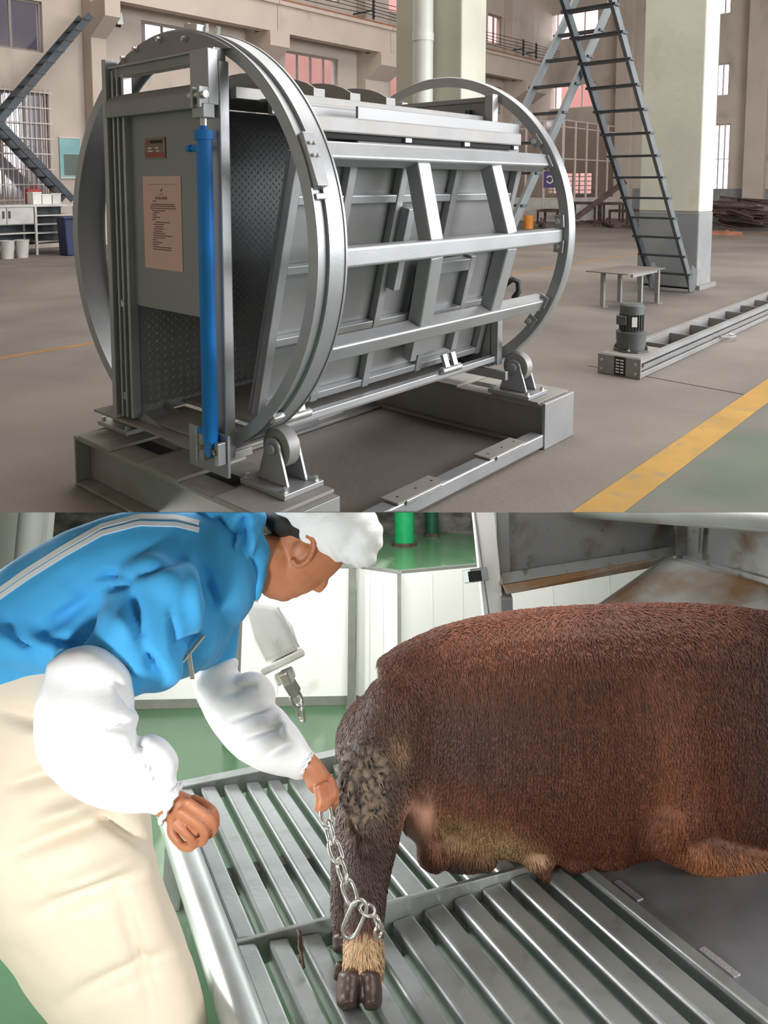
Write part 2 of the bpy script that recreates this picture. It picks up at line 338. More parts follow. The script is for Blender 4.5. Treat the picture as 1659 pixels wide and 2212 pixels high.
# back wall pilasters and dado
for i, (x0, x1, y) in enumerate([(1326, 1362, 300), (1607, 1652, 300)]):
    v1 = PU(x0, y, WU-.4)[0]; v0 = PU(x1, y, WU-.4)[0]
    struct(MB().box(WU-.4, WU-.001, v0, v1, 0, 14).build('trim_%d' % (20+i), M['concrete'], bevel=.03))
struct(MB().box(WU-.03, WU-.002, -6, 15.4, 0, 1.45).build('baseboard_back', M['dado']))
# office partition in the far corner
ou, ov, oz = 29.6, 15.8, PU(1215, 258, 29.6)[1]
ofc = thing('glazed_office', 'glazed steel-frame office box in the far corner below the windows', 'partition', W(31, 17.5, 0))
zs = [0, 1.05, 2.75, 4.1, oz]
def post(u, v, nm='post'): MB().box(u-.04, u+.04, v-.04, v+.04, 0, oz).build(nm, M['wframe'], ofc)
for k in range(6): post(ou+(WU-.05-ou)*k/5, ov)
for k in range(1, 5): post(ou, ov+(WV-.1-ov)*k/4)
for z in zs[1:]:
    MB().box(ou+.05, WU-.02, ov-.03, ov+.03, z-.05, z).build('rail', M['wframe'], ofc); MB().box(ou-.03, ou+.03, ov+.05, WV-.02, z-.05, z).build('rail', M['wframe'], ofc)
for k in range(5):
    a0 = ou+(WU-.05-ou)*k/5+.05; a1 = ou+(WU-.05-ou)*(k+1)/5-.05
    MB().box(a0, a1, ov-.012, ov+.012, .02, 1.0).build('panel', M['cabinet'], ofc)
    for j in (1, 2, 3): MB().box(a0, a1, ov-.004, ov+.004, zs[j]+.005, zs[j+1]-.055).build('pane', M['pane2'], ofc)
for k in range(4):
    a0 = ov+(WV-.1-ov)*k/4+.05; a1 = ov+(WV-.1-ov)*(k+1)/4-.05
    MB().box(ou-.012, ou+.012, a0, a1, .02, 1.0).build('panel', M['cabinet'], ofc)
    for j in (1, 2, 3): MB().box(ou-.004, ou+.004, a0, a1, zs[j]+.005, zs[j+1]-.055).build('pane', M['pane2'], ofc)
sv, sz = PU(1188, 388, ou-.03); sg = thing('office_sign', 'small dark purple square sign on the far office glass', 'sign', W(ou-.04, sv, sz-.35))
MB().box(ou-.05, ou-.03, sv-.3, sv+.3, sz-.35, sz+.35).build('board', M['purple'], sg)
MB().revolve((sv, sz), [(ou-.055, .12), (ou-.052, .12), (ou-.052, .18), (ou-.055, .18)], .5, 5.9, 20).build('emblem', M['white'], sg)
# ---- columns
def column(u0, u1, v0, v1, label, dado):
    c = thing('concrete_column', label, 'column', W((u0+u1)/2, (v0+v1)/2, 0), 'hall columns')
    MB().box(u0, u1, v0, v1, 1.2 if dado else 0, 14).build('shaft', M['column'], c, bevel=.02)
    if dado:
        MB().box(u0-.004, u1+.004, v0-.004, v1+.004, 0.02, 1.2).build('painted_base', M['dado'], c, bevel=.02)
        MB().box(u0-.03, u1+.1, v0-.06, v0-.01, 0, .07).build('skirting_angle', M['silver_dull'], c)
    return c
column(11.93, 12.55, 4.05, 5.0, 'square plastered column with grey painted base behind the steel ladder', True)
column(7.9, 8.45, 5.645, 6.72, 'cream plastered column with a white downpipe rising behind the ring machine', False)
pv0 = PU(903, 100, 7.82)[0]; pv1 = PU(938, 100, 7.82)[0]; pr = (pv0-pv1)/2
dp = thing('downpipe', 'white plastic downpipe fixed to the cream column', 'pipe', W(7.9-pr-.02, (pv0+pv1)/2, 0))
MB().cyl((7.9-pr-.012, (pv0+pv1)/2, 0), (7.9-pr-.012, (pv0+pv1)/2, 14), pr, n=24).build('pipe_run', M['pipe'], dp, smooth='auto')
MB().cyl((7.9-pr-.012, (pv0+pv1)/2, PU(920, 90, 7.8)[1]), (7.9-pr-.012, (pv0+pv1)/2, PU(920, 90, 7.8)[1]+.1), pr+.008, n=24).build('socket', M['pipe'], dp, smooth='auto')
# ---- steel ladders
def ladder(p0, p1, va, vb, nr, label, ma, mb_, mr, tread=.14, foot=False, h=.12):
    l = thing('steel_ladder', label, 'ladder', W(p0[0], (va+vb)/2, min(p0[1], p1[1])), 'steel stair ladders')
    for v, mm in ((va, ma), (vb, mb_)): MB().bar((p0[0], v, p0[1]), (p1[0], v, p1[1]), .05, h, up=(-(p1[1]-p0[1]), 0, p1[0]-p0[0])).build('stringer', mm, l, bevel=.006)
    for k in range(nr):
        t = (k+.6)/nr; u = p0[0]+(p1[0]-p0[0])*t; z = p0[1]+(p1[1]-p0[1])*t
        MB().box(u-tread/2, u+tread/2, min(va, vb)-.05, max(va, vb)+.05, z-.025, z+.005).build('tread', mr, l)
    if foot:
        for v in (va, vb): MB().prism([(p0[0]-.12, v-.03, 0.02), (p0[0]+.12, v-.03, 0.02), (p0[0]+.2, v-.03, .3), (p0[0]-.02, v-.03, .42), (p0[0]-.18, v-.03, .2)], (0, .02, 0)).build('foot_plate', M['ladder'], l)
    return l
s2 = (8.631-11.542)/(3.863-.255)
ladder((11.62, .12), (11.62+s2*4.6, 4.72), 4.63, 4.03, 16, 'dark steel ladder whose foot stands at the grey column base', M['ladder_dark'], M['ladder'], M['ladder_dark'], foot=True)
s1 = (PV(1325, 0, 4.72)[0]-PV(1100, 510, 4.72)[0])/(PV(1325, 0, 4.72)[1]-PV(1100, 510, 4.72)[1]); ub_, zb_ = PV(1097, 510, 4.72)
ladder((ub_-s1*zb_, 0), (ub_+s1*(5-zb_), 5), 4.72, 5.32, 13, 'grey steel ladder rising to the right behind the ring machine', M['ladder'], M['ladder'], M['ladder_dark'])
def lad_left(pa, pb, v, label, nr):
    a = PV(*pa, v); b = PV(*pb, v); ladder(a, b, v, v+.5, nr, label, M['ladder_dark'], M['ladder_dark'], M['ladder_dark'], tread=.2, h=.16)
lad_left((-12, 275), (196, 32), 18.5, 'black steel stair flight running up to the right across the left wall', 10)
lad_left((158, 432), (2, 268), 18.5, 'black steel stair flight running down to the shelf by the left wall', 8)
# ---- flood lamps on the wall
for (x, y, lab) in ((240, 37, 'black floodlight on the pilaster at upper left'), (826, 143, 'black floodlight on the pilaster beside the cream column')):
    u, z = PV(x, y, 18.9); fl_ = thing('floodlight', lab, 'lamp', W(u, 18.9, z-.2), 'floodlights')
    MB().prism([(u-.22, 18.95, z-.18), (u+.05, 18.75, z-.25), (u+.1, 18.75, z+.15), (u-.15, 18.95, z+.22)], (.2, .1, 0)).build('housing', M['black'], fl_, bevel=.02)
    MB().bar((u+.02, 18.80, z-.06), (u+.2, 18.82, z-.03), .26, .3, up=(0, 0, 1)).build('lens', M['lamp_glass'], fl_)
    MB().box(u-.05, u+.05, 18.9, 19.05, z-.03, z+.03).build('bracket', M['black'], fl_)
# ---- notice board on the left wall
r = rectV(129, 299, 174, 383, WV-.03); nb_ = thing('notice_board', 'teal glazed notice board on the left wall', 'board', W((r[0]+r[1])/2, WV-.03, r[2]))
MB().box(r[0], r[1], WV-.04, WV-.002, r[2], r[3]).build('board', M['teal'], nb_)
for a in ((r[0], r[1], r[2]-.03, r[2]), (r[0], r[1], r[3], r[3]+.03)): MB().box(a[0], a[1], WV-.05, WV-.002, a[2], a[3]).build('frame_strip', M['wframe'], nb_)
MB().box(r[0]+.1, r[0]+.75, WV-.045, WV-.041, r[2]+.05, r[2]+.6).build('poster_sheet', M['pane2'], nb_)
# ---- work shelf by the left wall
sv_ = 17.6
x0u, x1u = PV(0, 480, sv_)[0]-.5, PV(164, 480, sv_)[0]; xm = PV(76, 480, sv_)[0]; zt = PV(80, 442, sv_)[1]; zb2 = PV(40, 484, sv_)[1]
sh = thing('work_shelf', 'white steel bench with cupboard doors and open shelves by the left wall', 'shelf', W((x0u+x1u)/2, sv_+.3, 0))
MB().box(x0u, x1u, sv_, sv_+.7, zt-.05, zt).build('worktop', M['cabinet'], sh)
for u in (x0u, xm, x1u-.05):
    MB().box(u, u+.05, sv_, sv_+.05, 0, zt-.05).build('leg', M['cabinet'], sh); MB().box(u, u+.05, sv_+.65, sv_+.7, 0, zt-.05).build('leg', M['cabinet'], sh)
for k in range(2):
    w_ = (xm-x0u-.06)/2; a0 = x0u+.05+k*w_; d_ = MB().box(a0, a0+w_-.015, sv_+.005, sv_+.03, zb2, zt-.06).build('door', M['cabinet'], sh)
    MB().box(a0+(w_-.1 if k == 0 else .03), a0+(w_-.06 if k == 0 else .07), sv_-.02, sv_+.005, (zb2+zt)/2-.08, (zb2+zt)/2+.08).build('handle', M['ladder_dark'], d_)
MB().box(x0u+.05, xm, sv_+.06, sv_+.69, zb2-.02, zb2).build('shelf_board', M['cabinet'], sh); MB().box(x0u+.05, xm, sv_+.02, sv_+.69, .5, .53).build('shelf_board', M['cabinet'], sh)
for k in range(4):
    z = .28+k*(zt-.35)/4; MB().box(xm+.05, x1u-.05, sv_+.02, sv_+.69, z, z+.03).build('shelf_board', M['cabinet'], sh)
MB().box(x0u, x1u, sv_+.69, sv_+.70, .2, zt-.06).build('back_panel', M['ladder_dark'], sh)
bxs = [(72, 90, .16, 'white', 'white carton'), (92, 112, .13, 'white', 'second white carton'), (114, 132, .14, 'cabinet', 'grey-white carton')]
for x0, x1, h_, mm, lab in bxs:
    u0 = PV(x0, 440, sv_+.2)[0]; u1 = PV(x1, 440, sv_+.2)[0]; cb = thing('carton', lab+' standing on the white bench by the left wall', 'box', W((u0+u1)/2, sv_+.3, zt), 'cartons on the bench')
    MB().box(u0, u1, sv_+.2, sv_+.5, zt+.001, zt+h_*1.6).build('body', M[mm], cb); MB().box(u0-.01, u1+.01, sv_+.19, sv_+.51, zt+h_*1.6, zt+h_*1.6+.03).build('lid', M[mm], cb)
u0 = PV(66, 424, sv_+.35)[0]; rc = thing('tool_case', 'red tool case lying on the white bench', 'case', W(u0+.2, sv_+.6, zt))
MB().box(u0, u0+.35, sv_+.52, sv_+.68, zt+.001, zt+.36).build('shell', M['red_item'], rc, bevel=.03); MB().tube([(u0+.1, sv_+.6, zt+.36), (u0+.1, sv_+.6, zt+.42), (u0+.25, sv_+.6, zt+.42), (u0+.25, sv_+.6, zt+.36)], .012, 6).build('handle', M['red_item'], rc)
for x, y, lab in ((15, 532, 'white plastic bucket at the left edge under the bench'), (47, 530, 'white plastic bucket under the bench beside the leg')):
    u, v = PZ(x, y); u, v = PV(x, 520, 17.2)[0], 17.2; bk = thing('bucket', lab, 'bucket', W(u, v, 0), 'white buckets')
    MB().prof((u, v, 0), (0, 0, 1), [(0, .12), (.38, .15), (.38, .16), (.4, .16), (.4, .14), (.05, .11)], 16).build('pail', M['cabinet'], bk, smooth='auto')
    MB().tube([(u+.16*math.cos(t), v-.02, .38-.16*math.sin(t)) for t in [math.pi*k/8 for k in range(9)]], .006, 5).build('bail', M['ladder_dark'], bk)
u = PV(158, 500, 17.0)[0]; nbn = thing('storage_bin', 'navy plastic bin beside the bench, half hidden by the ring', 'bin', W(u, 17.0, 0))
MB().prism([(u-.25, 16.8, 0), (u+.25, 16.8, 0), (u+.3, 16.8, .85), (u-.3, 16.8, .85)], (0, .4, 0)).build('body', M['navy'], nbn, bevel=.03); MB().box(u-.33, u+.33, 16.76, 17.24, .85, .9).build('rim', M['navy'], nbn)
# ---- scrap steel along the back wall
def scrap_frame(u, v, w, d, h, rot, label):
    t = thing('rusty_trestle', label, 'trestle', W(u, v, 0), 'rusty frames by the back wall'); c, s = math.cos(rot), math.sin(rot)
    def q(a, b, z): return (u+a*c-b*s, v+a*s+b*c, z)
    for a in (-w/2, w/2):
        for b in (-d/2, d/2): MB().bar(q(a, b, 0), q(a, b, h), .07, .07).build('leg', M['rust'], t)
    for b in (-d/2, d/2): MB().bar(q(-w/2, b, h), q(w/2, b, h), .09, .09).build('rail', M['rust'], t)
    for a in (-w/2, w/2): MB().bar(q(a, -d/2, h), q(a, d/2, h), .09, .09).build('rail', M['rust'], t)
    return t
for (x, y, w, d, h, r_, lab) in [(1190, 483, 1.4, .8, .55, .3, 'low rusty steel frame nearest the office panels'), (1262, 488, 1.0, 1.2, .9, .1, 'rusty steel frame with a leaning rail, left of the column'), (1318, 479, 1.6, .9, .8, .5, 'rusty steel frame half behind the slanting rail'), (1355, 488, 1.2, .8, .6, -.2, 'rusty steel frame next to the plastered column')]:
    u, v = PZ(x, y); scrap_frame(u, v, w, d, h, r_, lab)
u, v = PZ(1275, 492); tag(MB().bar((u, v+.6, .35), (u+1.2, v-.8, 1.75), .14, .2).add([], []).build('leaning_channel', M['rust'], bevel=.01), 'rust-brown channel leaning up over the scrap frames', 'steel bar')
for k in range(48):
    x = random.uniform(1545, 1652); y = random.uniform(480, 500); u, v = PZ(x, y); u = min(u, 33.6); a = random.uniform(-.6, .6); l_ = random.uniform(.8, 2.0); z = random.choice([.05, .18, .3, .45, .6, .75, .9])
    p0 = (u-l_/2*math.sin(a), v-l_/2*math.cos(a), z); p1 = (u+l_/2*math.sin(a), v+l_/2*math.cos(a), z+random.uniform(0, .25))
    tag(MB().bar(p0, p1, random.uniform(.06, .14), random.uniform(.06, .14)).bar((p0[0], p0[1], p0[2]+.06), (p1[0], p1[1], p1[2]+.06), .2, .02).build('steel_offcut', M['rust']), 'dark rusty steel offcut in the heap right of the column', 'steel offcut', 'offcuts in the heap right of the column')
for k in range(10):
    x = random.uniform(1165, 1390); y = random.uniform(482, 497); u, v = PZ(x, y); a = random.uniform(-1.2, 1.2); l_ = random.uniform(.6, 1.5)
    tag(MB().bar((u-l_/2*math.sin(a), v-l_/2*math.cos(a), .06), (u+l_/2*math.sin(a), v+l_/2*math.cos(a), .10), .12, .1).bar((u, v, .1), (u+.05, v+.05, .35), .06, .06).build('steel_offcut', M['rust']), 'dark rusty steel offcut lying between the frames left of the column', 'steel offcut', 'offcuts between the frames')
for x, w_, lab in ((1640, 1.1, 'dark stacked steel sheets standing against the back wall at the right edge'),):
    u, v = PZ(x, 478); st = thing('sheet_stack', lab, 'steel sheets', W(u, v, 0))
    for k in range(5): MB().bar((u+.12*k, v, .02), (u+.5+.12*k, v, 1.55), 1.8-.12*k, .05, up=(1, 0, 0)).build('sheet', M['rust'], st)
u, v = PZ(1142, 494); bk = thing('bucket', 'orange bucket far behind the machine by the office', 'bucket', W(u, v, 0))
MB().prof((u, v, 0), (0, 0, 1), [(0, .17), (.5, .2), (.5, .18), (.05, .15)], 14).build('pail', M['orange_item'], bk, smooth='auto'); MB().tube([(u+.2*math.cos(t), v, .5-.15*math.sin(t)) for t in [math.pi*k/8 for k in range(9)]], .01, 5).build('bail', M['black'], bk)
for x, y, l_ in ((1568, 508, .9),):
    u, v = PZ(x, y); tag(MB().bar((u, v+l_/2, .06), (u+.1, v-l_/2, .06), .2, .12).box(u+.05, u+.15, v-.05, v+.05, .12, .16).build('steel_block', M['rail_rust']), 'red-rusted steel bar lying alone on the floor right of the column', 'steel bar')
# ---- chain conveyor on the floor
cv = thing('chain_conveyor', 'long grey chain conveyor frame with upright motor lying on the hall floor', 'conveyor', W(9, 2.68, 0))
def C_(nm, mm, *b, bev=.003): return MB().box(*b).build(nm, M[mm], cv, bevel=bev)
UE = 13.2
for v0, v1 in ((2.50, 2.56), (2.80, 2.86)):
    C_('rail', 'silver_dull', 6.1, UE, v0, v1, .150, .165); C_('rail', 'silver_dull', 6.1, UE, v0, v1, .004, .02)
C_('side_strip', 'silver', 6.1, UE, 2.50, 2.508, .125, .149); C_('side_strip', 'silver', 6.1, UE, 2.50, 2.508, .021, .05); C_('web', 'dusty', 6.1, UE, 2.552, 2.56, .021, .149); C_('web', 'silver_dull', 6.1, UE, 2.80, 2.808, .021, .149)
for k in range(11):
    u = 6.95+k*.58
    if u < UE: C_('cross_plate', 'silver_dull', u, u+.012, 2.561, 2.799, .03, .145)
C_('end_plate', 'silver_dull', 6.075, 6.095, 2.49, 2.87, .002, .172); C_('bed_plate', 'dusty', 6.1, 6.62, 2.5, 2.86, .166, .176)
for v in (2.53, 2.83):
    for z in (.045, .125): MB().prof((6.075, v, z), (-1, 0, 0), [(0, .012), (.012, .012)], 6).build('bolt', M['bolt'], cv)
npl = C_('number_plate', 'black', 6.071, 6.0745, 2.62, 2.72, .01, .17)
for k in range(5):
    for j in range(2): MB().box(6.069, 6.0705, 2.635+.04*j, 2.665+.04*j, .03+.026*k, .042+.026*k).build('print', M['white'], npl)
ch = MB()
for k in range(150):
    u = 6.2+k*.047
    ch.box(u, u+.036, 2.512, 2.518, .075, .105); ch.cyl((u+.041, 2.51, .09), (u+.041, 2.54, .09), .014, n=6)
ch = ch.build('drive_chain', M['silver'], cv); ch['kind'] = 'stuff'
hk = MB().tube([(8.1, 2.49, .06), (8.2, 2.42, .045), (8.3, 2.40, .045), (8.36, 2.43, .045), (8.32, 2.47, .05)], .012, 6).build('hook', M['bolt'], cv)
mo = thing('gear_motor', 'dark grey upright gear motor with finned body bolted on the conveyor end', 'motor', W(6.36, 2.70, .176))
def mp(nm, prof, mm='motor', n=24): return MB().prof((6.36, 2.70, 0), (0, 0, 1), prof, n).build(nm, M[mm], mo, smooth='auto')
mp('mounting_flange', [(.178, .155), (.192, .155)], n=8); mp('gearbox', [(.193, .12), (.345, .13), (.352, .115)]); mp('body', [(.353, .088), (.50, .088)]); mp('fan_cowl', [(.501, .103), (.575, .103), (.59, .09), (.592, .02)])
for k in range(24):
    a = 2*math.pi*k/24; c, s = math.cos(a), math.sin(a)
    MB().bar((6.36+.095*c, 2.7+.095*s, .36), (6.36+.095*c, 2.7+.095*s, .498), .006, .02, up=(c, s, 0)).build('fin', M['motor'], mo)
MB().box(6.24, 6.285, 2.70, 2.79, .41, .49).build('terminal_box', M['motor'], mo, bevel=.006); MB().bar((6.27, 2.635, .40), (6.27, 2.635, .485), .045, .004, up=(-.8, -.6, 0)).build('rating_plate', M['white'], mo)
for a in (.4, 1.9, 3.4, 5.0):
    c, s = math.cos(a), math.sin(a); MB().prof((6.36+.14*c, 2.7+.14*s, .192), (0, 0, 1), [(0, .012), (.014, .012)], 6).build('bolt', M['bolt'], mo); MB().prism([(6.36+.118*c, 2.7+.118*s, .193), (6.36+.152*c, 2.7+.152*s, .193), (6.36+.118*c, 2.7+.118*s, .24)], (-.008*s, .008*c, 0)).build('gusset', M['motor'], mo)
# ---- little steel stand
st = thing('steel_stand', 'small bare steel stand with thin legs behind the motor', 'stand', W(9.8, 4.2, 0))
MB().prism([(9.30, 4.60, .47), (9.30, 4.02, .47), (10.35, 3.94, .47), (10.35, 4.5, .47)], (0, 0, .012)).build('top_plate', M['floor'], st)
for u, v in ((9.45, 4.42), (9.98, 4.42), (9.72, 4.02), (10.24, 4.0)):
    MB().box(u-.025, u+.025, v-.025, v+.025, .008, .47).build('leg', M['silver_dull'], st); MB().box(u-.07, u+.07, v-.05, v+.05, 0, .008).build('foot_plate', M['silver_dull'], st)
MB().box(9.4, 10.28, 3.99, 4.02, .43, .469).build('apron', M['silver_dull'], st)
# ================================================================== RING MACHINE: BASE
VC, ZC, RR = 3.13, 1.34, .99
bs = thing('roller_base', 'heavy grey steel base frame with support rollers under the ring machine', 'machine base', W(3.1, 3.1, 0))
def G(nm, mm, *b, bev=.003, clip=True, par=None): return MB().box(*b).build(nm, M[mm], par or bs, bevel=bev, clip=clip)
# front cross beam
G('top_flange', 'dusty', 1.895, 2.27, 2.26, 3.89, .255, .275); G('bottom_flange', 'dusty', 1.895, 2.27, 2.26, 3.89, .002, .018); G('web', 'silver_dull', 1.975, 2.25, 2.262, 3.885, .019, .254)
G('end_plate', 'silver_dull', 1.895, 1.974, 3.872, 3.888, .019, .254); G('end_plate', 'silver_dull', 1.9, 2.27, 2.245, 2.259, .002, .275)
# rear cross beam
G('top_flange', 'dusty', 4.05, 4.42, 2.27, 3.89, .255, .275); G('bottom_flange', 'dusty', 4.05, 4.42, 2.27, 3.89, .002, .018); G('web', 'silver_dull', 4.10, 4.40, 2.275, 3.885, .019, .254)
G('end_plate', 'silver', 4.05, 4.42, 2.245, 2.269, .002, .29)
# raised seat plates and open slots on both beams
for u0, u1 in ((1.885, 2.28), (4.04, 4.43)):
    for v0, v1 in ((3.50, 3.82), (2.90, 3.22), (2.29, 2.62)): G('seat_plate', 'dusty', u0, u1, v0, v1, .276, .292)
    for v0, v1 in ((3.28, 3.49), (2.67, 2.89)): G('slot', 'dark', (u0+u1)/2-.05, (u0+u1)/2+.035, v0, v1, .2755, .277, bev=0)
# side members
sm = G('side_tube', 'silver', 2.285, 4.045, 2.25, 2.34, .018, .10, bev=.008)
for u0 in (2.66, 3.45):
    pl = G('lug_plate', 'dusty', u0, u0+.38, 2.245, 2.36, .101, .113, par=bs)
    G('slot_bar', 'bolt', u0+.06, u0+.34, 2.238, 2.2445, .085, .11)
    for du in (.06, .2, .33): MB().cyl((u0+du, 2.30, .113), (u0+du, 2.30, .114), .007, n=8).build('bolt_hole', M['dark'], bs, clip=True)
for a in ((2.28, 3.46, .02, .2), (3.71, 4.045, .02, .2), (3.46, 3.71, .02, .045), (3.46, 3.71, .165, .2)): G('side_channel', 'silver', a[0], a[1], 3.62, 3.64, a[2], a[3], clip=False)
G('channel_flange', 'silver_dull', 2.28, 4.045, 3.58, 3.619, .004, .019, clip=False)
# rollers
def roller(u, v):
    r_ = .09; z = ZC-math.sqrt((RR-.004+r_)**2-(v-VC)**2); s = 1 if v < VC else -1
    G('roller_plate', 'silver', u-.12, u+.11, v-.15, v+.15, .293, .318)
    for du in (-.06, .048):
        pts = [(u+du, v-.10, .319), (u+du, v+.10, .319)]+[(u+du, v+.05*math.cos(t), z+.05*math.sin(t)) for t in [math.pi*k/10 for k in range(11)]]
        MB().prism(pts, (.014, 0, 0)).build('roller_bracket', M['silver'], bs, bevel=.002, clip=True)
    w = MB().prof((u-.040, v, z), (1, 0, 0), [(0, .03), (0, r_-.012), (.006, r_-.002), (.012, r_), (.066, r_), (.076, r_-.012), (.076, .03)], 36).build('roller', M['silver_dull'], bs, smooth='auto', clip=True)
    MB().prof((u-.074, v, z), (1, 0, 0), [(0, .022), (.006, .027), (.013, .027)], 20).build('axle_cap', M['silver'], bs, smooth='auto', clip=True)
    for du in (-.095, .085):
        for dv in (-.125, .125): MB().prof((u+du, v+dv, .318), (0, 0, 1), [(0, .018), (.004, .018), (.004, .013), (.02, .013)], 6).build('bolt', M['bolt'], bs, clip=True)
for u in (2.165, 4.15):
    for v in (2.50, 3.76): roller(u, v)
# ================================================================== RING MACHINE: DRUM
dr = thing('rotary_cattle_box', 'large silver rotating cattle restraint box with two rings and barred side', 'machine', W(3.1, VC, .35))
def K(nm, mm, *b, bev=.003, par=None): return MB().box(*b).build(nm, M[mm], par or dr, bevel=bev)
fr = MB().revolve((VC, ZC), [(2.05, .935), (2.05, .99), (2.058, .99), (2.058, .970), (2.118, .970), (2.118, .986), (2.205, .986), (2.205, .991), (2.215, .991), (2.215, .935), (2.207, .935), (2.207, .960), (2.058, .960), (2.058, .935)], n=160).build('front_ring', M['silver'], dr, smooth='auto')
br = MB().revolve((VC, ZC), [(4.11, .925), (4.11, .985), (4.118, .99), (4.18, .99), (4.18, .975), (4.12, .975), (4.12, .925)], n=160).build('rear_ring', M['silver'], dr, smooth='auto')
def polar(r, deg): t = math.radians(deg); return VC+r*math.cos(t), ZC+r*math.sin(t)
# splice block on the front ring
v_, z_ = PU(674, 352, 2.11); dg = math.degrees(math.atan2(z_-ZC, v_-VC))
def tang(r, deg, u, half, w, h, nm, mm, par):
    c = polar(r, deg); t = math.radians(deg); tv = (0, -math.sin(t)*half, math.cos(t)*half); n = (0, math.cos(t), math.sin(t))
    return MB().bar((u, c[0]-tv[1], c[1]-tv[2]), (u, c[0]+tv[1], c[1]+tv[2]), w, h, up=n).build(nm, M[mm], par, bevel=.003)
sb = tang(.992, dg, 2.09, .115, .062, .045, 'splice_block', 'silver', fr)
for dd, uu in ((-.6, 2.078), (-.6, 2.103), (-3.6, 2.078), (-3.6, 2.103)):
    c = polar(1.012, dg+dd); t = math.radians(dg+dd); MB().prof((uu, c[0], c[1]), (0, math.cos(t), math.sin(t)), [(0, .011), (.004, .011), (.004, .0085), (.016, .0085)], 6).build('bolt', M['bolt'], fr)
tang(.985, dg+8.6, 2.09, .012, .058, .03, 'stop_block', 'silver', fr)
v_, z_ = PU(590, 912, 2.06); dg2 = math.degrees(math.atan2(z_-ZC, v_-VC)); tang(.99, dg2, 2.09, .02, .06, .025, 'splice_block', 'bolt', fr)
# head plate of the front ring and its bolts
cz_ = 2.195; hw = math.sqrt(.98**2-(cz_-ZC)**2); a0 = math.atan2(cz_-ZC, hw)
pts = [(2.036, VC+.98*math.cos(t), ZC+.98*math.sin(t)) for t in [a0+(math.pi-2*a0)*k/24 for k in range(25)]]
MB().prism(pts, (.012, 0, 0)).build('head_plate', M['sheet'], dr, bevel=.002)
for x, y in ((268, 127), (294, 107), (345, 86), (400, 84)):
    v, z = PU(x, y, 2.034); MB().prof((2.036, v, z), (-1, 0, 0), [(0, .016), (.005, .016), (.005, .012), (.02, .012)], 6).build('bolt', M['bolt'], dr)
c = polar(.99, 92); tang(1.0, 100, 2.075, .05, .05, .03, 'top_block', 'bolt', fr)
for d_ in (95, 103, 108): c = polar(.99, d_); t = math.radians(d_); MB().prof((2.1, c[0], c[1]), (0, math.cos(t), math.sin(t)), [(0, .014), (.02, .014), (.02, .01), (.035, .01)], 6).build('bolt', M['bolt'], fr)
# front door frame
K('header', 'sheet', 2.0, 2.05, 2.70, 3.56, 2.145, 2.20); K('header_lip', 'silver', 1.985, 2.0, 2.70, 3.59, 2.19, 2.20)
for v0, v1, u0, u1, z1 in ((3.575, 3.61, 1.975, 2.045, 2.24), (3.535, 3.55, 1.99, 2.03, 2.18), (3.50, 3.515, 1.995, 2.035, 2.19), (3.455, 3.475, 2.0, 2.05, 2.16)): K('guide_strip', 'silver', u0, u1, v0, v1, .43, z1)
K('guide_back', 'ladder_dark', 2.046, 2.052, 3.455, 3.60, .43, 2.18)
for z in (.52, 1.0): K('guide_tie', 'silver', 1.995, 2.03, 3.516, 3.534, z, z+.04)
MB().cyl((1.99, 3.505, 1.02), (2.03, 3.505, 1.02), .016, n=12).build('guide_pin', M['bolt'], dr)
K('door_post', 'silver', 2.0, 2.055, 2.685, 2.83, .40, 2.145, bev=.006)
K('door_post_cap', 'silver', 1.945, 1.998, 2.685, 2.815, 1.955, 2.19, bev=.004)
MB().prism([(1.965, 2.83, 1.95), (1.965, 2.83, 2.02), (2.0, 2.83, 2.06), (2.03, 2.83, 2.06), (2.03, 2.83, 1.95)], (0, .745, 0)).build('cross_beam', M['sheet'], dr, bevel=.003)
gate = K('sliding_gate', 'sheet', 2.032, 2.044, 2.76, 3.498, 1.015, 1.955, bev=.002)
v0, z0 = PU(313, 299, 2.03); v1, z1 = PU(358, 342, 2.03)
npl = K('name_plate', 'plate', 2.027, 2.0315, v1, v0, z1, z0, bev=0, par=gate)
MB().box(2.0255, 2.0268, v1+.012, v0-.012, z1+.008, z1+.028).build('red_band', M['red'], npl)
MB().prism([(2.0255, v0-.012, z0-.03), (2.0255, v0-.036, z0-.03), (2.0255, v0-.026, z0-.006)], (.0012, 0, 0)).build('emblem', M['red'], npl)
for k in range(7): MB().box(2.0255, 2.0268, v0-.060-k*.0155, v0-.049-k*.0155, z0-.027, z0-.012).build('character', M['black'], npl)
for (a, b_, c_) in ((.03, .06, .052), (.09, .12, .052), (.03, .07, .066), (.10, .125, .066)): MB().box(2.0255, 2.0268, v0-b_, v0-a, z0-c_, z0-c_+.006).build('print', M['white'], npl)
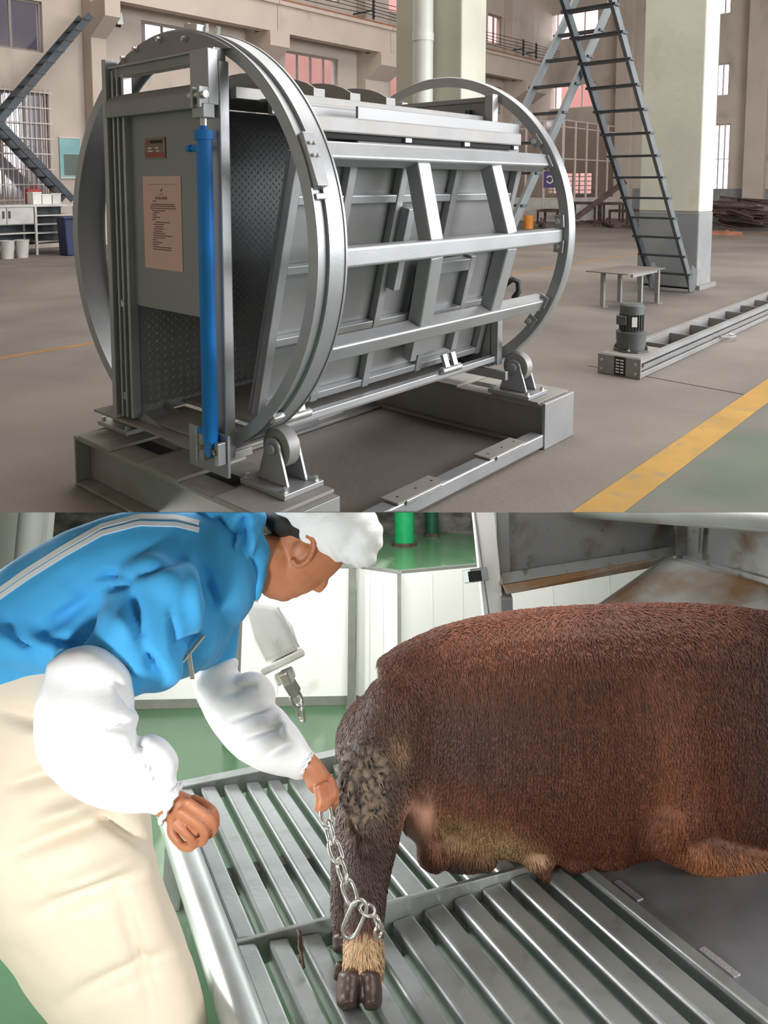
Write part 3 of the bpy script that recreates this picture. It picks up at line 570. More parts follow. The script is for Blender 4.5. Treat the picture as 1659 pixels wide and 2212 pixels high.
# sill, floor, walls of the box
K('sill_plate', 'dusty', 1.985, 2.32, 2.84, 3.83, .398, .410, bev=.002); K('sill_support', 'silver_dull', 2.06, 2.2, 2.75, 3.5, .36, .397)
K('box_floor', 'dusty', 2.321, 4.08, 2.72, 3.478, .44, .46); K('box_floor', 'dusty', 2.06, 2.32, 2.72, 3.478, .411, .425)
lw = K('side_wall', 'tread', 2.056, 4.08, 3.48, 3.50, .43, 2.03, bev=.002)
td = MB(); i = 0; u = 2.075
while u < 3.95:
    j = 0; z = .47+(.021 if i % 2 else 0)
    while z < 1.98:
        sg = 1 if i % 2 == 0 else -1; q = .011
        td.add([(u-q*.9, 3.4795, z-sg*q), (u+q*.9, 3.4795, z+sg*q), (u-.003, 3.4795, z+sg*.004), (u+.003, 3.4795, z-sg*.004), (u, 3.4755, z)], [(0, 2, 4), (2, 1, 4), (1, 3, 4), (3, 0, 4)])
        z += .042; j += 1
    u += .023; i += 1
td = td.build('tread_pattern', M['silver'], lw); td['kind'] = 'stuff'
# leaning squeeze panel with its grid
PB, PT = (2.75, .555), (2.45, 1.765)
pd_ = Vector((0, PT[0]-PB[0], PT[1]-PB[1])); PLn = pd_.length; pdn = pd_.normalized(); pn = Vector((0, -pdn.z, pdn.y)).normalized()
def PP(u, s, t): q = Vector((u, PB[0], PB[1]))+pd_*s+pn*t; return tuple(q)
pa = MB(lambda u, s, t: W(*PP(u, s, t))).box(2.19, 4.02, 0, 1, -.02, 0).build('squeeze_panel', M['sheet'], dr, bevel=.003)
def pbar(u0, s0, u1, s1, w=.05, t=.05, nm='panel_bar', mm='silver', t0=.001):
    mb = MB(lambda a, b, c: W(*PP(a, b, c)))
    if u0 == u1: mb.box(u0-w/2, u0+w/2, min(s0, s1), max(s0, s1), t0, t0+t)
    else: mb.box(min(u0, u1), max(u0, u1), s0-w/2/PLn, s0+w/2/PLn, t0, t0+t)
    return mb.build(nm, M[mm], pa, bevel=.004)
pus = [PV(x, 345, 2.40)[0] for x in (772, 885, 1000)]
for u in [2.215]+pus+[3.995]: pbar(u, 0, u, 1, t=.045)
allu = [2.215]+pus+[3.995]
for a, b in zip(allu[:-1], allu[1:]):
    for s in (.02, .29, .57, .83, .98):
        if s in (.57,) and a > 2.6 and b < 3.4: continue
        pbar(a+.026, s, b-.026, s, w=.04, t=.04)
pbar(pus[1]+.04, .45, pus[1]+.04, .80, w=.05, t=.10, nm='latch_arm', mm='silver'); pbar(pus[1]+.1, .60, pus[1]+.1, .635, w=.04, t=.05, nm='latch_pad', mm='blue')
# hatch frame on the panel
h0, h1 = PV(925, 640, 2.5)[0], PV(1012, 640, 2.5)[0]
for u in (h0, h1): pbar(u, .1, u, .57, w=.05, t=.06, nm='hatch_post', t0=.06)
for s in (.30, .53): pbar(h0+.026, s, h1-.026, s, w=.07, t=.06, nm='hatch_rail', t0=.06)
mb = MB(lambda a, b, c: W(*PP(a, b, c))).box(h0+.03, h1-.03, .1, .52, .062, .07).build('hatch_plate', M['silver'], pa)
# long bottom bar, hinges
p0 = PV(632, 888, 2.62); p1 = PV(1052, 792, 2.62)
MB().bar((2.2, 2.62, (p0[1]+p1[1])/2), (4.04, 2.62, (p0[1]+p1[1])/2), .05, .035).build('bottom_bar', M['silver'], dr, bevel=.004)
zb_ = (p0[1]+p1[1])/2
for u in (PV(975, 785, 2.58)[0], 2.32):
    hg = MB().cyl((u-.09, 2.585, zb_+.03), (u+.09, 2.585, zb_+.03), .022, n=16).build('hinge', M['bolt'], dr, smooth='auto')
    for du in (-.05, .03): MB().bar((u+du, 2.575, zb_+.05), (u+du, 2.60, zb_+.12), .04, .02, up=(0, 1, 0)).build('hinge_leaf', M['silver'], hg)
# three side rails between the rings and the bent braces across them
RA = (153, 181.5, 209); rc = [polar(.905, a) for a in RA]
for a, c in zip(RA, rc):
    t = math.radians(a); MB().bar((2.217, c[0], c[1]), (4.112, c[0], c[1]), .085, .085, up=(0, math.cos(t), math.sin(t))).build('side_rail', M['silver'], dr, bevel=.012, seg=3)
    MB().bar((2.216, c[0], c[1]), (2.228, c[0], c[1]), .15, .11, up=(0, math.cos(t), math.sin(t))).build('end_flange', M['silver'], dr)
for xs in ((900, 934, 905), (1057, 1098, 1055)):
    us = [PV(xs[0], 335, rc[0][0])[0], PV(xs[1], 515, rc[1][0])[0], PV(xs[2], 715, rc[2][0])[0]]
    for i in (0, 1):
        p = Vector((us[i], rc[i][0], rc[i][1])); q = Vector((us[i+1], rc[i+1][0], rc[i+1][1])); d = (q-p).normalized(); am = math.radians((RA[i]+RA[i+1])/2)
        MB().bar(tuple(p+d*.03), tuple(q-d*.03), .10, .083, up=(0, math.cos(am), math.sin(am))).build('brace', M['silver'], dr, bevel=.01, seg=3)
# bolted lugs on the rear ring
for x, y in ((1160, 305), (1183, 352), (1208, 478), (1210, 532), (1178, 652), (1153, 697)):
    v, z = PU(x, y, 4.10); a = math.atan2(z-ZC, v-VC); c = polar(.93, math.degrees(a))
    lg = MB().bar((4.088, VC+.905*math.cos(a), ZC+.905*math.sin(a)), (4.088, VC+.965*math.cos(a), ZC+.965*math.sin(a)), .075, .012, up=(1, 0, 0)).build('ring_lug', M['silver'], dr, bevel=.003)
    MB().prof((4.081, c[0], c[1]), (-1, 0, 0), [(0, .020), (.006, .020), (.006, .015), (.022, .015)], 6).build('bolt', M['bolt'], lg)
# roof of the box, ribs and long bars
K('roof_plate', 'dusty', 2.10, 4.06, 2.74, 3.478, 2.034, 2.046); K('roof_edge', 'silver_dull', 2.10, 4.06, 2.70, 2.739, 1.995, 2.046)
K('roof_bar', 'silver_dull', 2.22, 4.06, 2.62, 2.69, 1.985, 2.0); K('slot_strip', 'sheet', 2.22, 4.04, 2.60, 2.63, 1.93, 1.984)
K('long_bar', 'silver_dull', 2.25, 3.98, 2.40, 2.455, 1.850, 1.922, bev=.008); K('long_bar_slot_shade', 'dark', 2.3, 3.95, 2.42, 2.445, 1.825, 1.849, bev=0)  # near-black strip paints the shade in the slot under the long bar
for u in (2.9, 3.4, 3.9): K('long_bar_block', 'silver', u, u+.05, 2.402, 2.45, 1.825, 1.849)
K('upper_wall', 'sheet', 2.62, 4.05, 2.46, 2.475, 1.80, 1.985)
for u in (PV(600, 196, 2.76)[0], PV(682, 207, 2.76)[0], PV(760, 217, 2.76)[0], PV(837, 232, 2.76)[0]):
    pts = [(u, 2.75, 2.047), (u, 2.75, 2.085)]+[(u, 2.75+.72*k/10, 2.085+.08*math.sin(math.pi*(k/10)**.8)) for k in range(1, 10)]+[(u, 3.47, 2.085), (u, 3.47, 2.047)]
    rb = MB().prism(pts, (.014, 0, 0)).build('roof_rib', M['silver_dull'], dr, bevel=.002); MB().box(u-.03, u+.045, 2.742, 2.749, 2.047, 2.09).build('rib_end', M['silver_dull'], rb)
# rear frame and gate
for v0, v1 in ((2.64, 2.70), (3.37, 3.45)): K('rear_post', 'silver', 4.03, 4.09, v0, v1, .46, 2.18)
K('rear_header', 'sheet', 4.03, 4.09, 2.701, 3.369, 2.135, 2.165); K('rear_gate', 'sheet', 4.05, 4.06, 2.701, 3.369, .46, 2.134); K('rear_stay', 'silver', 4.03, 4.085, 2.58, 2.63, .48, .95)
K('rear_guide', 'ladder_dark', 4.0, 4.045, 2.80, 2.83, .5, 2.09); K('rear_cross', 'silver', 4.0, 4.03, 2.5, 3.45, .40, .455)
hf = MB().tube([(4.12, 2.60, .98), (4.16, 2.56, 1.02), (4.2, 2.54, 1.0), (4.19, 2.53, .94), (4.15, 2.54, .9)], .02, 8).build('hose_fitting', M['black'], dr, smooth=True)
# hydraulic cylinder
cu, cvv = 1.94, 2.715
cy = MB().prof((cu, cvv, .50), (0, 0, 1), [(0, .030), (.01, .034), (1.31, .034), (1.31, .042), (1.35, .042), (1.352, .020)], 28).build('cylinder_barrel', M['blue'], dr, smooth='auto')
MB().cyl((cu, cvv, 1.852), (cu, cvv, 1.90), .015, n=20).build('piston_rod', M['bolt'], cy, smooth='auto'); MB().cyl((cu, cvv, 1.852), (cu, cvv, 1.868), .017, n=20).build('rod_seal', M['blue'], cy, smooth='auto')
MB().prof((cu, cvv+.03, 1.775), (-.2, 1, 0), [(0, .018), (.03, .018), (.03, .012), (.05, .012), (.05, .016), (.07, .016)], 12).build('port', M['blue'], cy, smooth='auto')
MB().prof((cu, cvv+.03, .535), (-.2, 1, 0), [(0, .016), (.04, .016)], 12).build('port', M['blue'], cy, smooth='auto')
pts = [(cu-.02, cvv-.03, .51), (cu-.02, cvv+.025, .51), (cu-.02, cvv+.025, .46)]+[(cu-.02, cvv+.025*math.cos(t), .455-.025*math.sin(t)) for t in [math.pi*k/8 for k in range(1, 9)]]
MB().prism(pts, (.04, 0, 0)).build('eye', M['blue'], cy, bevel=.004)
MB().cyl((cu, cvv-.05, .458), (cu, cvv+.075, .458), .017, n=16).build('pin', M['plate'], cy, smooth='auto')
K('rod_clevis', 'silver', cu-.026, cu+.032, cvv-.035, cvv+.045, 1.90, 1.96)
for dv in (-.028, .02): K('clevis_cheek', 'silver', cu-.04, cu+.01, cvv+dv, cvv+dv+.018, 1.94, 2.03)
MB().cyl((cu-.02, cvv-.05, 1.995), (cu-.02, cvv+.065, 1.995), .016, n=14).build('clevis_pin', M['bolt'], dr, smooth='auto')
bp_ = K('cylinder_bracket', 'silver', 1.975, 1.99, 2.64, 2.93, .335, .525, bev=.002); K('bracket_lug', 'silver', 1.93, 1.974, 2.755, 2.79, .40, .52); K('bracket_lug', 'silver', 1.93, 1.974, 2.65, 2.675, .40, .50)
bd = MB()
for k in range(14): bd.ball((1.972, 2.865, .365+k*.011), (.006, .007, .008), 6, 4)
bd.build('weld_seam', M['weld'], bp_)
# printed notice taped to the gate
v0, z0 = PU(307, 381, 2.028); v1, z1 = PU(395, 588, 2.028); vm0 = (PU(307, 381, 2.028)[0]+PU(314, 583, 2.028)[0])/2; vm1 = (PU(389, 381, 2.028)[0]+PU(395, 593, 2.028)[0])/2
nt_ = thing('printed_notice', 'pink sheet of printed notes taped to the grey gate', 'paper', W(2.028, (vm0+vm1)/2, z1))
MB().box(2.0295, 2.0312, vm1, vm0, z1, z0).build('sheet', M['paper'], nt_)
wN, hN = vm0-vm1, z0-z1
def ink(l, t, w, h): return MB().box(2.0285, 2.0293, vm0-(l+w)*wN, vm0-l*wN, z0-(t+h)*hN, z0-t*hN)
ink(.16, .085, .7, .003).build('rule', M['ink'], nt_)
MB().prism([(2.0285, vm0-.50*wN, z0-.16*hN), (2.0285, vm0-.47*wN, z0-.165*hN), (2.0285, vm0-.50*wN, z0-.135*hN), (2.0285, vm0-.53*wN, z0-.13*hN)], (.0008, 0, 0)).build('emblem', M['black'], nt_)
ink(.45, .19, .1, .006).build('text_line', M['ink'], nt_)
tl = MB()
for k in range(7):
    x = .33+k*.046
    for (a, b_, c_, d_) in ((0, 0, .036, .004), (0, .012, .036, .004), (.004, .0, .006, .026), (.026, 0, .006, .026), (0, .022, .036, .004)):
        if random.random() < .85: q = ink(x+a, .22+b_, c_, d_); tl.v += [p for p in q.v]; n0 = len(tl.v)-8; tl.f += [[i_+n0 for i_ in f] for f in q.f]
tl.build('title', M['ink'], nt_)
lines = [(.26, .26, .08), (.23, .295, .61), (.19, .315, .66), (.19, .338, .66), (.23, .362, .34), (.27, .385, .16), (.25, .41, .1), (.25, .435, .2), (.23, .46, .1), (.32, .487, .38), (.27, .51, .28), (.31, .535, .2), (.28, .558, .24), (.28, .582, .22), (.25, .606, .32), (.25, .63, .5), (.25, .655, .3), (.23, .68, .13), (.23, .705, .25), (.23, .73, .16), (.23, .755, .5), (.23, .78, .48)]
for l, t, w in lines:
    q = MB(); x = l
    while x < l+w:
        c = random.uniform(.012, .022); q2 = ink(x, t+random.uniform(0, .002), c, .009); n0 = len(q.v); q.v += q2.v; q.f += [[i_+n0 for i_ in f] for f in q2.f]; x += c+.006
    q.build('text_line', M['ink'], nt_)
# ================================================================== LOWER HALL (cattle platform)
M['green_floor'] = mixin(mat('green_epoxy_floor', (.075, .17, .085), .22, var=.1, scale=.5, bump=.05, bscale=6), (.30, .40, .30), .35, .56, .7, stretch=(2.5, .5, 1), seed=4)
M['zinc'] = mixin(mat('galvanised_bar', (.42, .45, .44), .38, .55, var=.16, scale=1.5, bump=.08, bscale=20), (.25, .25, .21), 2.2, .58, .75, seed=1)
M['zinc_pipe'] = mat('galvanised_pipe', (.50, .53, .51), .32, .6, var=.14, scale=1.2, bump=.03, bscale=10)
M['steel_plate'] = mixin(mat('wet_steel_sheet', (.27, .28, .30), .35, .4, var=.12, scale=.8, bump=.05, bscale=5), (.14, .15, .12), .9, .55, .75, seed=8)
M['crush'] = mixin(mixin(mat('crush_steel', (.30, .31, .30), .5, .3, var=.1, scale=.8), (.16, .11, .07), 1.6, .55, .72, seed=2), (.09, .07, .05), 4, .62, .75, seed=9)
M['rusty_plate'] = mixin(mat('rust_stained_plate', (.40, .41, .40), .5, .2, var=.1, scale=.8), (.26, .14, .06), .9, .45, .62, seed=6)
M['whitepanel'] = mixin(mat('white_wall_panel', (.84, .84, .81), .45, var=.02, scale=1), (.62, .60, .55), 1.2, .66, .8)
M['greypanel'] = mat('pale_grey_panel', (.62, .63, .64), .5, var=.03, scale=1)
M['trimgrey'] = mat('panel_trim', (.20, .21, .18), .5, var=.1)
M['green_post'] = mat('green_post_paint', (.01, .30, .10), .4, var=.08)
M['green_dark'] = mat('dark_green_post', (.005, .07, .035), .5, var=.1)
M['murk'] = mat('dim_far_wall', (.10, .095, .085), .8, var=.6, scale=1.3, stretch=(1, 1, 2))
M['hoist'] = mat('white_hoist_paint', (.82, .82, .76), .4, var=.03, scale=3)
M['chain'] = mat('chain_steel', (.62, .60, .55), .28, .85, var=.15, scale=10)
M['smock'] = mixin(mat('blue_smock', (.05, .38, .76), .8, var=.06, scale=1.5, bump=.05, bscale=300, sheen=.1), (.05, .20, .42), 3.2, .70, .80, seed=3)
M['piping'] = mat('white_piping', (.80, .84, .86), .7, var=.02)
M['sleeve'] = mat('white_oversleeve', (.86, .86, .87), .6, var=.02, scale=2, bump=.1, bscale=40)
M['apron'] = mixin(mat('cream_apron', (.72, .62, .49), .6, var=.03, scale=1.5), (.62, .49, .35), 1.3, .6, .85)
M['cap'] = mat('white_cap', (.88, .88, .89), .8, var=.02, bump=.3, bscale=60)
M['skin'] = mixin(mat('tan_skin', (.50, .195, .095), .5, var=.07, scale=3, bump=.06, bscale=180, sss=.08), (.42, .12, .06), 2.5, .55, .8)
M['hair'] = mat('black_hair', (.012, .010, .009), .55, var=.3, scale=20, bump=.4, bscale=200)
E1 = Vector((-.407, .913, 0)); E2 = Vector((.913, .407, 0)); GZ = -1.27
def GR(a, b, c):                                       # platform frame: a along the bars, b across, c above the platform
    q = E1*(a-.19*(b-.58))+E2*b; rise = max(0, b-.96)*math.tan(math.radians(10)); return L(q.x, q.y, GZ+c+rise)
struct(MB(XYZ).box(-18.4, -18, -8, 48, -24, -.36).build('wall_lower_left', M['whitepanel'])); struct(MB(XYZ).box(18, 18.4, -8, 48, -24, -.36).build('wall_lower_right', M['whitepanel']))
struct(MB(L).box(-6, 6, -3.2, 13.0, -1.65, -1.6).build('floor', M['green_floor']))
struct(MB(L).box(-9, 9, 12.2, 12.5, -1.599, .9).build('wall_rear', M['murk']))
struct(MB(L).box(-7.5, -2.35, 5.6, 5.7, -1.599, 0.0).build('wall_side', M['whitepanel']))
# low white partition panels
zp = -.847
cs = [(-1.45, 4.86), (-.215, 4.93), (-.165, 4.94), (.077, 4.752), (.10, 4.76), (.662, 5.024), (1.9, 5.55)]
pl_l = ['wide white partition panel behind the bending worker', 'narrow bright white partition panel between grey posts', 'pale grey partition panel between the white panel and the crush', 'pale grey partition panel seen under the rusty crush beam']
for i, (a, b) in enumerate(((0, 1), (2, 3), (4, 5), (5, 6))):
    p, q = Vector((*cs[a], 0)), Vector((*cs[b], 0)); d = (q-p).normalized(); n = Vector((d.y, -d.x, 0))
    t = thing('partition_panel', pl_l[i], 'panel', L(*((p+q)/2).xy, -1.6), 'low partition panels')
    w = MB(L).prism([(p.x, p.y, -1.55), (q.x, q.y, -1.55), (q.x, q.y, zp), (p.x, p.y, zp)], tuple(-n*.03)).build('sheet', M['whitepanel'], t)
    MB(L).prism([(p.x, p.y, zp+.001), (q.x, q.y, zp+.001), (q.x, q.y, zp+.016), (p.x, p.y, zp+.016)], tuple(-n*.035)).build('top_trim', M['trimgrey'], t)
    MB(L).prism([(p.x, p.y, -1.599), (q.x, q.y, -1.599), (q.x, q.y, -1.551), (p.x, p.y, -1.551)], tuple(-n*.03)).build('skirting', M['trimgrey'], t)
    for k in range(1, 3):
        s = p+(q-p)*(k/3)+n*.001; MB(L).prism([(s.x, s.y, -1.54), (s.x+d.x*.004, s.y+d.y*.004, -1.54), (s.x+d.x*.004, s.y+d.y*.004, zp-.01), (s.x, s.y, zp-.01)], tuple(n*.0015)).build('seam', M['greypanel'], t)
for (x, y, w, lab) in ((-.19, 4.885, .042, 'slim green-grey post left of the narrow white panel'), (.088, 4.70, .02, 'slim grey corner post between white and grey panels')):
    t = thing('panel_post', lab, 'post', L(x, y, -1.6), 'partition posts')
    MB(L).box(x-w/2, x+w/2, y-.02, y+.03, -1.59, zp+.012).build('shaft', M['trimgrey'], t); MB(L).box(x-w/2-.004, x+w/2+.004, y-.024, y+.034, zp+.0125, zp+.02).build('cap', M['trimgrey'], t); MB(L).box(x-w/2-.01, x+w/2+.01, y-.03, y+.04, -1.599, -1.59).build('foot', M['trimgrey'], t)
# distant posts
def vpost(px, py, rpx, mm, lab, z1=.4):
    x, y, z = onL(px, py, -1.6); r = rpx*(y*.976+z*.218)/FPX; t = thing('round_post', lab, 'post', L(x, y, -1.6), 'round posts on the green floor')
    MB(L).cyl((x, y, -1.599), (x, y, z1), r, n=20).build('shaft', M[mm], t, smooth='auto'); MB(L).cyl((x, y, -1.599), (x, y, -1.56), r*1.25, n=20).build('base_ring', M['rust'], t, smooth='auto')
vpost(873, 1178, 22, 'green_post', 'bright green round post far behind the white cap'); vpost(933, 1157, 14, 'green_dark', 'dark green round post right of the bright green one')
vpost(32, 1480, 27, 'greypanel', 'grey round post at the left edge behind the blue back', -.3)
vpost(499, 1600, 15, 'trimgrey', 'thin grey-brown post between the worker and the white hoist', -.62)
# ---- slatted platform
plat = thing('slatted_platform', 'galvanised slatted steel platform under the brown cattle', 'platform', GR(2.2, .9, -.3))
far_s = [.563, .6418, .7207, .7989, .874, .948, 1.03, 1.112, 1.193, 1.273, 1.353, 1.4455]; near_s = [.556, .636, .715, .795, .874, .954, 1.038, 1.121, 1.201, 1.281, 1.359, 1.4455]
for b0, b1 in zip(far_s[:-1], far_s[1:]): MB(GR).box(2.215, 3.11, b0+.014, b1-.014, -.055, 0).build('slat', M['zinc'], plat, bevel=.02)
for b0, b1 in zip(near_s[:-1], near_s[1:]): MB(GR).box(1.2, 2.195, b0+.015, b1-.015, -.055, 0).build('slat', M['zinc'], plat, bevel=.02)
near_b = near_s
MB(GR).box(2.198, 2.212, .575, 1.45, -.06, .002).build('joint_bar', M['zinc'], plat, bevel=.006); MB(GR).box(3.111, 3.165, .56, 1.45, -.06, .002).build('end_bar', M['zinc'], plat, bevel=.01)
for i, b in enumerate(near_b[5:-1]): MB(GR).box(2.13, 2.196, b-.014, b+.0145, -.05, -.03).build('tab', M['zinc'], plat)
for a in (1.5, 2.6): MB(GR).box(a, a+.05, .56, 1.45, -.11, -.057).build('bearer', M['trimgrey'], plat)
MB(GR).box(1.0, 3.165, 1.4605, 1.49, -.06, .004).build('edge_bar', M['zinc'], plat, bevel=.01)
MB(GR).box(.6, 3.165, 1.492, 3.4, -.03, -.004).build('deck_sheet', M['steel_plate'], plat)
for a, l_ in ((2.18, .1), (1.96, .09), (1.66, .1)): MB(GR).box(a, a+l_, 1.50, 1.517, -.0038, -.001).build('weld_patch', M['weld'], plat)
MB(GR).cyl((1.1, .532, -.012), (3.1, .532, -.012), .045, n=28).build('edge_pipe', M['zinc_pipe'], plat, smooth='auto')
for a, b in ((1.25, .54), (3.05, .57), (3.05, 1.47), (1.25, 1.47), (1.25, 3.3), (3.05, 3.3)):
    q = E1*(a-.19*(b-.58))+E2*b; h_ = max(0, b-.96)*math.tan(math.radians(10)); MB(L).box(q.x-.03, q.x+.03, q.y-.03, q.y+.03, -1.599, GZ-.062+h_).build('leg', M['zinc'], plat)
# ---- crush frame on the right
cr = thing('cattle_crush', 'rust-stained grey steel crush frame rising behind the cattle on the right', 'cattle crush', D(1470, 1500, 3.4))
def quad(nm, mm, pts, th=.02, bev=0):
    P = [D(*p) for p in pts]; n = (P[1]-P[0]).cross(P[2]-P[0]).normalized()
    if n.dot(ray(829, 1500)) < 0: n = -n
    return MB(XYZ).prism([tuple(p) for p in P], tuple(n*th*S2)).build(nm, M[mm], cr, bevel=bev)
def dbar(nm, mm, a, b, w, h, par=cr, bev=.01): A, B = D(*a), D(*b); return MB(XYZ).bar(tuple(A), tuple(B), w*S2, h*S2, up=tuple(-ray(829, 1300))).build(nm, M[mm], par, bevel=bev)
dbar('front_post', 'whitepanel', (1040, 1075, 3.05), (1074, 1420, 3.2), .085, .05); dbar('front_post', 'crush', (1083, 1075, 3.10), (1092, 1450, 3.25), .05, .06)
dbar('tie_rod', 'crush', (1021, 1075, 3.02), (1058, 1340, 3.1), .006, .006, bev=0)
q = quad('side_sheet', 'crush', [(1098, 1068, 3.16), (1457, 1068, 3.5), (1457, 1192, 3.5), (1098, 1240, 3.16)])
quad('beam_web', 'crush', [(1085, 1238, 3.1), (1460, 1180, 3.46), (1460, 1200, 3.44), (1085, 1262, 3.08)], .03); quad('beam_lip', 'rusty_plate', [(1088, 1264, 3.08), (1445, 1202, 3.42), (1400, 1228, 3.38), (1096, 1284, 3.07)], .015)
dbar('corner_post', 'crush', (1468, 1068, 3.44), (1470, 1206, 3.44), .055, .05)
quad('end_sheet', 'crush', [(1482, 1068, 3.42), (1700, 1068, 2.95), (1700, 1262, 2.95), (1482, 1205, 3.42)]); quad('end_beam', 'crush', [(1475, 1200, 3.40), (1700, 1262, 2.92), (1700, 1290, 2.92), (1475, 1214, 3.40)], .03)
quad('end_rib', 'zinc', [(1514, 1075, 3.30), (1519, 1075, 3.30), (1512, 1196, 3.32), (1507, 1196, 3.32)], .02)
quad('ramp_plate', 'rusty_plate', [(1436, 1206, 3.40), (1490, 1206, 3.40), (1700, 1280, 2.90), (1700, 1420, 2.7), (1200, 1420, 2.95), (1272, 1325, 3.08)], .015)
dbar('ramp_edge', 'trimgrey', (1200, 1372, 2.98), (1440, 1205, 3.41), .01, .012)
MB(XYZ).cyl(tuple(D(1250, 1085, 3.2)), tuple(D(1760, 1118, 2.6)), .062*S2, n=28).build('head_pipe', M['zinc_pipe'], cr, smooth='auto')
b_ = dbar('bracket_tube', 'zinc', (1008, 1245, 3.02), (1046, 1240, 3.06), .05, .055); dbar('tube_mouth', 'dark', (1012, 1246, 2.98), (1040, 1243, 2.985), .038, .006, par=b_, bev=0)
dbar('rear_leg', 'crush', (1470, 1206, 3.44), (1478, 1700, 3.6), .05, .05); dbar('rear_leg', 'crush', (1092, 1285, 3.12), (1098, 1640, 3.35), .05, .05)
# ---- white hoist box with its hook and chain
ho = thing('chain_hoist', 'white chain hoist box hanging in front of the white panel', 'hoist', D(590, 1450, 2.55))
A = [(522, 1296), (598, 1308), (632, 1352), (648, 1402), (572, 1436), (545, 1380)]
P = [D(x, y, 2.5) for x, y in A]; MB(XYZ).prism([tuple(p) for p in P], tuple(ray(590, 1370)*.42)).build('housing', M['hoist'], ho, bevel=.05, seg=3)
B = [(560, 1446), (655, 1400), (660, 1416), (566, 1462)]; MB(XYZ).prism([tuple(D(x, y, 2.49)) for x, y in B], tuple(ray(590, 1370)*.48)).build('base_flange', M['hoist'], ho, bevel=.02)
C3 = [(590, 1462), (632, 1440), (640, 1462), (600, 1484)]; MB(XYZ).prism([tuple(D(x, y, 2.52)) for x, y in C3], tuple(ray(590, 1370)*.3)).build('chain_guide', M['hoist'], ho, bevel=.02)
for a, b in (((600, 1312), (646, 1398)), ((598, 1380), (612, 1416))): MB(XYZ).bar(tuple(D(*a, 2.492)), tuple(D(*b, 2.492)), .015, .015).build('cover_seam', M['greypanel'], ho)
MB(XYZ).cyl(tuple(D(548, 1310, 2.58)), tuple(D(548, 1085, 2.62)), .05, n=12).build('suspension_rod', M['greypanel'], ho, smooth='auto')
MB(XYZ).bar(tuple(D(612, 1450, 2.5)), tuple(D(626, 1478, 2.5)), .10, .1).build('swivel', M['chain'], ho, bevel=.015); MB(XYZ).bar(tuple(D(622, 1470, 2.5)), tuple(D(640, 1500, 2.5)), .12, .09).build('hook_block', M['trimgrey'], ho, bevel=.015)
def link(center, dirv, nrm, ln, wd, r, name, mt, parent):
    dirv = dirv.normalized(); nrm = (nrm-dirv*nrm.dot(dirv)).normalized(); pts = []
    for k in range(20):
        t = 2*math.pi*k/20; x = math.cos(t); y = math.sin(t); ex = (ln-wd)/2*(1 if x > 0 else -1)
        pts.append(tuple(center+dirv*(ex*(abs(x)**.25)+x*wd/2)+nrm*(y*wd/2)))
    return MB(XYZ).tube(pts, r, 7, True).build(name, mt, parent, smooth=True)
def chain_run(pts, px_len, parent, mt, name='link', wd=.6, thick=.16, n0=0):
    P = [D(*p) for p in pts]; seg = [(P[i+1]-P[i]).length for i in range(len(P)-1)]; tot = sum(seg); ln = px_len*pts[0][2]*S2/FPX
    step = ln*(1-2*thick*wd)*.98; n = max(1, int(tot/step)); vw = ray(pts[0][0], pts[0][1]).normalized()
    for k in range(n):
        s = (k+.5)*tot/n; i = 0
        while i < len(seg)-1 and s > seg[i]: s -= seg[i]; i += 1
        c = P[i]+(P[i+1]-P[i])*(s/seg[i]); d = (P[i+1]-P[i]).normalized(); sd = d.cross(vw).normalized(); up = sd.cross(d)
        nr = sd*.85+up*.5 if (k+n0) % 2 == 0 else up*.85-sd*.5
        link(c, d, nr, ln, ln*wd, ln*wd*thick, name, mt, parent)
chain_run([(630, 1490, 2.5), (646, 1520, 2.5), (652, 1556, 2.52)], 40, ho, M['chain'])
# ------------------------------------------------------------------ soft bodies: unions of rounded masses, remeshed to one skin
CUP = Vector((0, math.sin(PITCH), math.cos(PITCH)))
def balls(mb, px, py, d, rx, ry=None, rd=None, rot=0, n=16, m=10):
    ry = ry or rx; k = d*S2/FPX; rd = (rd if rd is not None else (rx+ry)/2*d/FPX)*S2; c = D(px, py, d); rr = ray(px, py).normalized(); a = math.radians(rot)
    X = Vector((1, 0, 0)); e1 = X*math.cos(a)+CUP*math.sin(a); e2 = -X*math.sin(a)+CUP*math.cos(a); q = []; f = []
    def pt(t, h): return c+e1*(rx*k*math.sin(t)*math.cos(h))+rr*(rd*math.sin(t)*math.sin(h))+e2*(ry*k*math.cos(t))
    q.append(tuple(pt(0, 0)))
    for i in range(1, m):
        for j in range(n): q.append(tuple(pt(math.pi*i/m, 2*math.pi*j/n)))
    q.append(tuple(pt(math.pi, 0))); e = len(q)-1
    for j in range(n):
        f.append((0, 1+j, 1+(j+1) % n)); f.append((e, e-n+(j+1) % n, e-n+j))
        for i in range(m-2): f.append((1+i*n+j, 1+(i+1)*n+j, 1+(i+1)*n+(j+1) % n, 1+i*n+(j+1) % n))
    mb.add(q, f)
